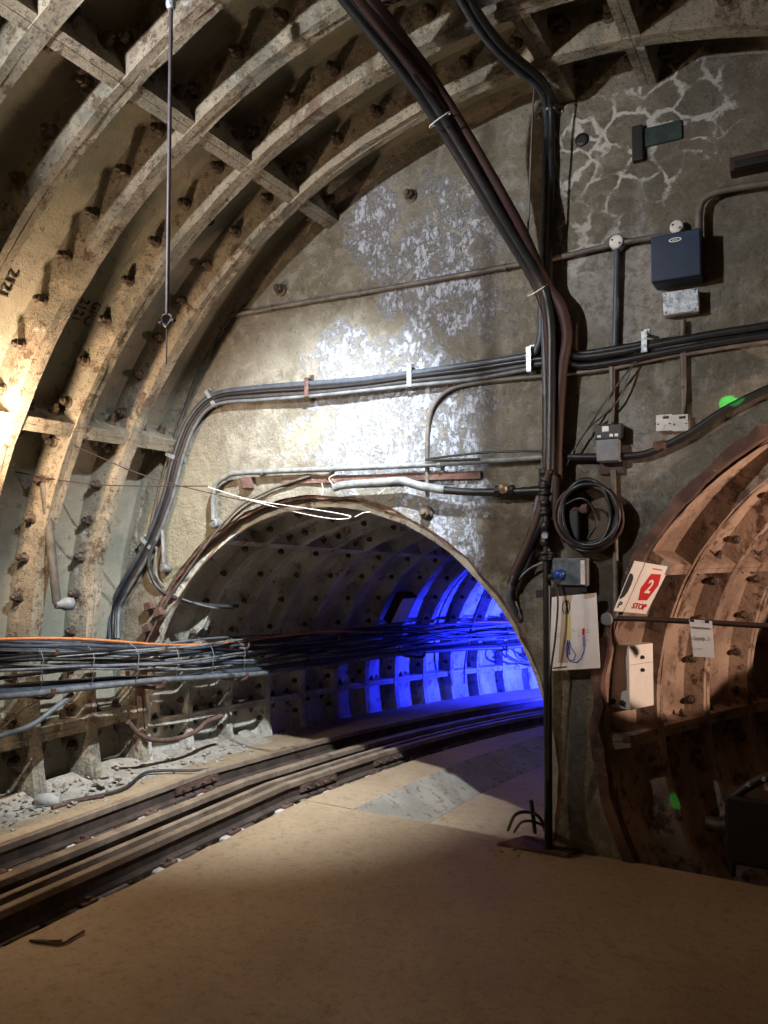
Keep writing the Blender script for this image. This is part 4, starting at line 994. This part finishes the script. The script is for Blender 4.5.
for i, s in enumerate((-1.05, -0.15, 0.75, 1.9, 3.2, 4.6, 6.0)):
    a = run(-0.16, -0.2, s); e = E('cable_hook', a, 'rusty iron hook carrying the left cable run, %s from the left edge' % ORD[i], 'bracket', 'hook brackets under the left cable run')
    part(MB().tube(catmull([run(-0.22, -0.06, s), run(-0.18, -0.19, s), run(0.0, -0.205, s), run(0.13, -0.19, s), run(0.15, -0.14, s)], 4), 0.014, 6), 'hook', 'rust', e)
    part(MB().tube(catmull([run(-0.16, 0.05, s + .03), run(0.0, 0.045, s + .03), run(0.12, 0.05, s + .03), run(0.14, 0.09, s + .03)], 4), 0.010, 6), 'hook', 'rust', e)
for i in range(7):
    s = -1.5 + 0.37 * i; c = run(0.02, -0.02, s); 
    thing(MB().tube([run(0.02 + 0.125 * math.cos(2 * PI * j / 16), -0.03 + 0.15 * math.sin(2 * PI * j / 16), s + 0.02 * math.sin(j)) for j in range(16)], 0.003, 5, True), 'cable_tie', 'grey', 'thin tie looped around the left cable run, %s from the left edge' % ORD[i], 'cable tie', 'ties around the left cable run')
# tails hanging below the run
cable([PX(-6, 735, -4.2), PX(20, 712, -4.12), PX(40, 700, -4.08), PX(52, 688, -4.1)], 0.006, 'white_wire', 'thin white wire drooping below the left cable run', 'wire', None, 'wire', 6)
cable([PX(-6, 738, -4.2), PX(30, 726, -4.08), PX(55, 708, -4.05), PX(72, 694, -4.08)], 0.017, 'grey', 'grey cable tail drooping below the left cable run', 'cable', None, 'cable', 8)

# old iron pipe stub and cup on the vault wall
a, b = PX(44, 482, -4.30), PX(57, 604, -4.28)
e = E('old_pipe_stub', b, 'old grey pipe stub leaning on the vault with a cup at its foot', 'pipe')
part(MB().cyl(a, b, 0.028, None, 10), 'pipe', 'conduit', e)
q = PX(66, 604, -4.26); part(MB().lathe(b - V((0, 0.0, 0)), (q - b), [(-0.01, 0.032), (0.04, 0.034), (0.045, 0.044), (0.10, 0.042), (0.105, 0.03)], 12), 'cup', 'greybox', e)
# thin wires strung across
cable([P(-30, 408, -1.2), P(60, 440, -0.9), P(140, 474, -0.55), P(210, 493, -0.30), P(300, 512, -0.20), P(345, 517, -0.18), P(351, 515, -0.18)], 0.0035, 'brownbox', 'upper thin wire strung from the left edge to the left mouth', 'wire', None, 'wire', 6)
cable([P(-30, 463, -1.2), P(80, 483, -0.8), P(160, 486, -0.5), P(208, 486, -0.35)], 0.0035, 'brownbox', 'lower thin wire strung across the foot of the vault', 'wire', None, 'wire', 6)
cable([P(208, 487, -0.32), P(250, 500, -0.24), P(300, 513, -0.2), P(335, 519, -0.18), P(351, 517, -0.18), P(330, 512, -0.2), P(270, 503, -0.22), P(240, 498, -0.24)], 0.0028, 'white_wire', 'white wire loop dangling in front of the left mouth', 'wire', None, 'wire', 6)
cable([P(355, 517, -0.18), P(363, 513, -0.18), P(370, 512, -0.18)], 0.0028, 'white_wire', 'short white wire end at the tip of the dangling loop', 'wire', None, 'wire', 6)

# boss, loops and small cables around the left mouth
besa(163, 568, 0.034, 'round grey end box low beside the left mouth', -0.05, 'lightgrey')
cable(wpts([(162, 530), (163, 550), (163, 566)], -0.04), 0.012, 'lightgrey', 'short pale conduit above the low round end box', 'conduit', None, 'conduit')
cable([P(155, 540, -0.05), P(149, 560, -0.05), P(152, 578, -0.04), P(163, 592, 0.0), P(185, 601, 0.15), P(215, 606, 0.4), P(238, 606, 0.6)], 0.014, 'darkgrey', 'dark cable sweeping round the left edge into the left mouth', 'cable', None, 'cable')
cable([P(157, 548, -0.05), P(155, 565, -0.04), P(160, 582, -0.02), P(180, 598, 0.1), P(210, 607, 0.35), P(234, 609, 0.6)], 0.007, 'lightgrey', 'pale wire sweeping into the left mouth beside the dark cable', 'wire', None, 'wire', 6)
cable(wpts([(233, 311), (213, 345), (198, 372), (186, 405), (172, 445), (160, 485), (150, 530)], -0.02), 0.009, 'conduit', 'thin cable curving down beside the last vault ring', 'cable', None, 'cable', 6)
cable(wpts([(310, 476), (270, 490), (238, 508), (210, 540), (190, 568), (168, 600), (150, 635), (143, 650)], -0.035), 0.009, 'conduit', 'thin cable following the rim of the left mouth', 'cable', None, 'cable', 6)
# rusty lugs on the rim
for k, (px, py) in enumerate(((150, 606), (148, 628), (160, 612))):
    c = P(px, py, -0.035); thing(MB().bevbox(c, V((0.035, 0, 0.01)), V((0, 0.03, 0)), V((-0.008, 0, 0.028)), 0.008), 'iron_lug', 'rust', ['upper rusty lug on the left rim of the left mouth', 'lower rusty lug on the left rim just above the cable run', 'inner rusty lug on the left rim beside the pale wire'][k], 'lug', 'lugs on the left rim')

# luminaire panel inside the left tunnel
def lw(s, z, d=0.0):
    p, th = left_path(s); rt = V((math.cos(th), -math.sin(th), 0)); dz = z - p.z
    return p + rt * (-(math.sqrt(max(0.01, LRI ** 2 - dz ** 2)) - d)) + V((0, 0, dz))
q = lw(2.95, 0.98, 0.07); p, th = left_path(2.95); tg = V((math.sin(th), math.cos(th), 0)); rt = V((math.cos(th), -math.sin(th), 0))
nrm = ((p - q)).normalized(); upv = tg.cross(nrm).normalized(); 
if upv.z < 0: upv = -upv
e = E('tunnel_luminaire', q - upv * 0.18, 'white rectangular luminaire panel with brown edge on the left tunnel wall', 'luminaire')
bd = part(MB().bevbox(q, tg * 0.13, nrm * 0.05, upv * 0.17, 0.006), 'housing', 'brownbox', e)
part(MB().bevbox(q + nrm * 0.052, tg * 0.11, nrm * 0.004, upv * 0.15, 0.002), 'face', 'white', e)
# looped spare cables on the far tunnel wall in the blue light
rr = random.Random(11)
for k in range(9):
    s0 = 5.4 + 0.12 * k; zc = 0.55 - SL * 6 - 0.02 * k
    pts_ = [lw(s0 + 0.55 * math.cos(t * 0.7 + k), zc + (0.16 + 0.03 * (k % 3)) * math.sin(t * 0.7 + k * 0.7), 0.14 + 0.012 * k) for t in range(9)]
    cable(pts_, 0.012, ('grey', 'lightgrey', 'darkgrey')[k % 3], 'slack cable loop on the far wall in the blue light, %s outward from the wall' % ORD[k], 'cable', 'slack loops on the far blue wall', 'cable', 6, 5)
# vertical strip hanging on the far wall
cable([lw(4.1, 1.25, 0.1), lw(4.1, 0.8, 0.2), lw(4.12, 0.3, 0.17), lw(4.15, 0.0, 0.12)], 0.012, 'lightgrey', 'pale cable hanging down the left tunnel wall beyond the panel', 'cable', None, 'cable', 6)

# ------------------------------------------------------------------ lower left: bent bar, rubble and litter
def lwp(px, py): return PX(px, py, -4.13)
cable([lwp(128, 722), lwp(140, 735), lwp(155, 740), lwp(175, 739), lwp(195, 732), lwp(207, 722), lwp(222, 716)], 0.018, 'rust', 'rusty bar looping between the lower ring flanges', 'iron bar', None, 'iron_bar', 8)
cable([PF(0, 815, 0.012), PF(60, 803, 0.014), PF(120, 790, 0.02), PF(148, 772, 0.03), PF(200, 770, 0.02), PF(250, 762, 0.0), PF(285, 748, 0.0)], 0.010, 'darkgrey', 'dark cable lying along the foot of the left wall', 'cable', None, 'cable', 6)
cable([PF(52, 808, 0.012), PF(80, 800, 0.012), PF(104, 796, 0.012)], 0.013, 'rust', 'short rusty rod on the floor left of the track', 'rod', None, 'rod', 6)
c = PF(46, 800, 0.04); d = V((0.8, 0.5, 0.05)).normalized()
e = E('broken_pipe_end', c - V((0, 0, 0.04)), 'short white broken pipe end lying on the rubble', 'pipe')
part(MB().lathe(c - d * 0.06, d, [(0, 0.030), (0, 0.042), (0.14, 0.042), (0.15, 0.03)], 14), 'pipe', 'sleeper', e)
part(MB().lathe(c - d * 0.063, d, [(0, 0.031), (0.004, 0.031)], 14), 'bore', 'rust', e)
# pale dust bank along the wall foot
mb = MB(); n1, n2 = 60, 6; q = []
for i in range(n1 + 1):
    y = -2.6 + 3.9 * i / n1
    for j in range(n2 + 1):
        t = j / n2; x = -4.50 + 0.42 * t if y < 0 else -4.42 + 0.34 * t
        z = 0.075 * (1 - t) ** 1.3 + 0.02 * noise.noise(V((x * 9, y * 5, 1))) * (1 - t) - 0.006 - SL * max(0, y)
        q.append(V((x + (0.05 * noise.noise(V((y * 4, 0, 3))) if j else 0), y, z)))
mb.add(q, [(i * (n2 + 1) + j, i * (n2 + 1) + j + 1, (i + 1) * (n2 + 1) + j + 1, (i + 1) * (n2 + 1) + j) for i in range(n1) for j in range(n2)], True)
thing(mb, 'dust_bank', 'pale_rubble', 'bank of pale dust and crumbs along the foot of the left wall', 'dust', None, 'stuff')
rs = random.Random(3)
def chip(mb, c, r):
    bm = bmesh.new(); bmesh.ops.create_icosphere(bm, subdivisions=1, radius=1)
    sx, sy, sz = rs.uniform(.6, 1.4), rs.uniform(.6, 1.4), rs.uniform(.35, .8)
    for v_ in bm.verts: v_.co = V((v_.co.x * sx, v_.co.y * sy, v_.co.z * sz)) * r * rs.uniform(.75, 1.2)
    bm.verts.index_update(); mb.add([c + v_.co for v_ in bm.verts], [[a.index for a in f.verts] for f in bm.faces]); bm.free()
mb = MB()
for i in range(260):
    y = rs.uniform(-1.9, 1.0); t = rs.random() ** 1.5; x = -4.42 + 0.42 * t
    chip(mb, V((x, y, 0.06 * (1 - t) - SL * max(0, y))), rs.uniform(0.006, 0.020))
thing(mb, 'rubble_crumbs', 'pale_rubble', 'loose pale crumbs of rubble at the foot of the left wall', 'rubble', None, 'stuff')
for k, (px, py, r) in enumerate(((100, 783, 0.045), (60, 785, 0.05), (75, 776, 0.04), (22, 795, 0.04), (118, 778, 0.03))):
    mb = MB(); chip(mb, PF(px, py, 0.05), r)
    thing(mb, 'rubble_lump', 'pale_rubble', ['pale rubble lump nearest the left tunnel rim', 'large pale rubble lump beside the broken pipe end', 'pale rubble lump behind the broken pipe end', 'pale rubble lump by the left edge of the picture', 'small pale rubble lump under the tunnel rim'][k], 'rubble', 'rubble lumps at the left wall')
mb = MB()
for i in range(160):
    p = PF(rs.uniform(490, 640), rs.uniform(832, 856), 0.004); 
    if p.y < -0.03 and -1.6 < p.x < -0.6: chip(mb, p, rs.uniform(0.003, 0.010))
thing(mb, 'plaster_crumbs', 'pale_rubble', 'scatter of plaster crumbs around the foot of the pillar', 'rubble', None, 'stuff')

# plate and cable scraps at the pillar foot
q = [PF(497, 846, 0.0), PF(525, 838, 0.0), PF(590, 849, 0.0), PF(566, 858, 0.0)]
e = thing(MB().poly([a + V((0, 0, 0.002)) for a in q], (0, 0, 1), 0.014), 'floor_plate', 'rust', 'thin rusty plate lying on the floor before the pillar', 'plate')
cable([PF(508, 830, 0.01), P(515, 815, -0.16), P(528, 812, -0.14), P(540, 818, -0.13), PF(546, 834, 0.02)], 0.009, 'black', 'black cable scrap arching at the foot of the standpipe', 'cable', None, 'cable', 6)
cable([PF(514, 832, 0.01), P(522, 822, -0.16), P(535, 822, -0.14), PF(550, 830, 0.02)], 0.007, 'black', 'lower black cable scrap curled at the foot of the standpipe', 'cable', None, 'cable', 6)
cable([P(531, 800, -0.14), P(533, 815, -0.13), PF(535, 832, 0.02)], 0.012, 'dark', 'upright cable end at the foot of the standpipe', 'cable', None, 'cable', 6)

# hanging rod on the left with its ring
a = PV(171.5, -20, 0.0); RY = a.y; b = P(168, 314, RY); b.x = a.x
e = E('hanging_rod', b, 'thin rod hanging from the vault with a ring at its lower end', 'rod')
part(MB().cyl(a, b, 0.008, 0.008, 8), 'rod', 'purple', e)
rg = part(MB().tube([b + V((0.024 * math.cos(2 * PI * i / 18), 0.006 * math.sin(4 * PI * i / 18), -0.024 + 0.024 * math.sin(2 * PI * i / 18))) for i in range(18)], 0.0055, 6, True), 'ring', 'purple', e)
part(MB().cyl(b + V((-0.04, 0, -0.03)), b + V((-0.025, 0, -0.03)), 0.008, None, 6).cyl(b + V((0.025, 0, -0.03)), b + V((0.04, 0, -0.03)), 0.008, None, 6), 'lug', 'purple', rg)
part(MB().cyl(b + V((0, 0, -0.06)), b + V((0, 0, -0.20)), 0.0028, None, 6), 'wire', 'purple', e)
cp = P(171, 2, RY); part(MB().lathe(cp, (0, 0, 1), [(-0.03, 0.014), (-0.02, 0.02), (0.02, 0.02), (0.03, 0.014)], 10), 'coupling', 'galv', e)

# iron bolts standing out of the end wall
wb = E('wall_bolts', P(410, 196, 0), 'x')
bpy.data.objects.remove(wb)
for k, (px, py) in enumerate(((411, 196), (281, 290), (427, 513))):
    c = P(px, py, -0.006); o = bpy.data.objects.new('wall_bolt', BOLT); COL.objects.link(o); o.matrix_world = zmat(c, (0, -1, 0)) @ Matrix.Scale(1.15, 4)
    ROOT[o.name] = c; tag(o, ['rusty bolt head above the efflorescence on the end wall', 'rusty bolt head above the left end of the upper conduit', 'rusty bolt head at the crown of the left mouth'][k], 'bolt', 'bolts in the end wall')
# green-black hole patch in the wall (old iron plate)
c = P(652, 140, -0.01); e = E('old_iron_plate', c - V((0, 0, 0.08)), 'old dark plate fixed among the lime veins on the end wall', 'plate')
part(MB().bevbox(c + V((-0.07, 0, -0.005)), V((0.03, 0, 0)), V((0, 0.022, 0)), V((0, 0, 0.095)), 0.008), 'stub', 'dark', e)
part(MB().bevbox(c + V((0.055, 0.004, 0.02)), V((0.095, 0, 0)), V((0, 0.010, 0)), V((0, 0, 0.05)), 0.006), 'plate', 'plategreen', e)
c = P(582, 140, 0.0); thing(MB().lathe(c, (0, -1, 0), [(-0.01, 0.04), (0.006, 0.038), (0.008, 0.02)], 12), 'wall_plug', 'dark', 'dark round plug at the left of the lime veins', 'plug')

# ------------------------------------------------------------------ stage projector at the right edge
pc = PF(752, 872, 0.0)
e = E('stage_projector', pc, 'black stage projector on the floor at the right edge of the picture', 'projector')
bz = 0.22
bd = part(MB().bevbox(pc + V((0.06, 0, bz)), V((0.17, 0, 0)), V((0, 0.10, 0)), V((0, 0, 0.165)), 0.015), 'body', 'dark', e)
part(MB().lathe(pc + V((-0.10, -0.02, bz - 0.01)), (-1, -0.1, 0.03), [(0, 0.05), (0.03, 0.05), (0.032, 0.040), (0.10, 0.038), (0.11, 0.030)], 16), 'lens_barrel', 'dark', bd)
hd = part(MB().tube(catmull([pc + V((-0.09, -0.06, bz + 0.13)), pc + V((-0.02, -0.06, bz + 0.20)), pc + V((0.08, -0.06, bz + 0.27)), pc + V((0.16, -0.06, bz + 0.28))], 5), 0.022, 8), 'handle', 'dark', e)
for (dx, dz) in ((-0.09, 0.145), (0.0, 0.225), (0.07, 0.262)):
    q = pc + V((dx, -0.075, bz + dz)); part(MB().lathe(q, (0, -1, 0.2), [(0, 0.012), (0.012, 0.012), (0.016, 0.007)], 10), 'knob', 'galv', hd)
for sx in (-0.08, 0.2):
    for sy in (-0.1, 0.1):
        part(MB().cyl(pc + V((sx, sy, 0.0)), pc + V((sx, sy, bz - 0.15)), 0.014, 0.018, 8), 'foot', 'dark', e)

# ------------------------------------------------------------------ lamp fixtures
def fixture(name, p, aim, lens, label, r=0.08, body='dark', arm=None, back=0.02):
    p = V(p); d = (V(aim) - p).normalized(); e = E(name, p, label, 'lamp')
    part(MB().lathe(p - d * (0.16 + back), d, [(0, r * 0.45), (0.01, r * 0.6), (0.06, r * 0.75), (0.09, r), (0.12, r * 1.05), (0.12, r * 0.95), (0.10, r * 0.9)], 18), 'housing', body, e)
    part(MB().lathe(p - d * (0.055 + back), d, [(0, r * 0.88), (0.008, r * 0.86), (0.012, r * 0.5)], 18), 'lens', lens, e)
    if arm is not None: part(MB().tube([p - d * 0.14, V(arm)], 0.012, 8), 'bracket', body, e)
fixture('floodlight', LAMP_FLOOD, FLOOD_AIM, 'lens_cool', 'floodlight hung from the vault just above the frame', 0.075, 'dark', (-1.55, -1.62, 4.24), 0.03)
fixture('bulkhead_lamp', LAMP_WALL + V((-0.06, 0, 0)), LAMP_WALL + V((1, 0, 0)), 'lens_warm', 'warm bulkhead lamp on the left wall just outside the frame', 0.07, 'greybox', LAMP_WALL + V((-0.50, 0, 0.0)), 0.03)
fixture('tunnel_spot', LAMP_RIGHT, RIGHT_AIM, 'lens_warm', 'warm spot lamp inside the right tunnel out of frame', 0.06, 'dark', LAMP_RIGHT + V((0.55, -0.05, -0.1)), 0.03)
fixture('blue_lamp', LAMP_BLUE, BLUE_AIM, 'lens_blue', 'blue lamp hidden round the bend of the left tunnel', 0.07, 'dark', V((LAMP_BLUE.x + 0.15, LAMP_BLUE.y, -0.36)), 0.03)
fixture('fill_lamp', LAMP_FILL + V((0, 0, 0.14)), LAMP_FILL, 'lens_warm', 'dim warm fill lamp added out of view behind the viewer', 0.08, 'greybox', LAMP_FILL + V((0.0, 0, 0.42)), 0.03)
fixture('wash_lamp', LAMP_WASH, WASH_AIM, 'lens_cool', 'wall-washing lamp on the vault left of the viewer', 0.07, 'dark', V((-3.35, -3.7, 3.62)), 0.03)
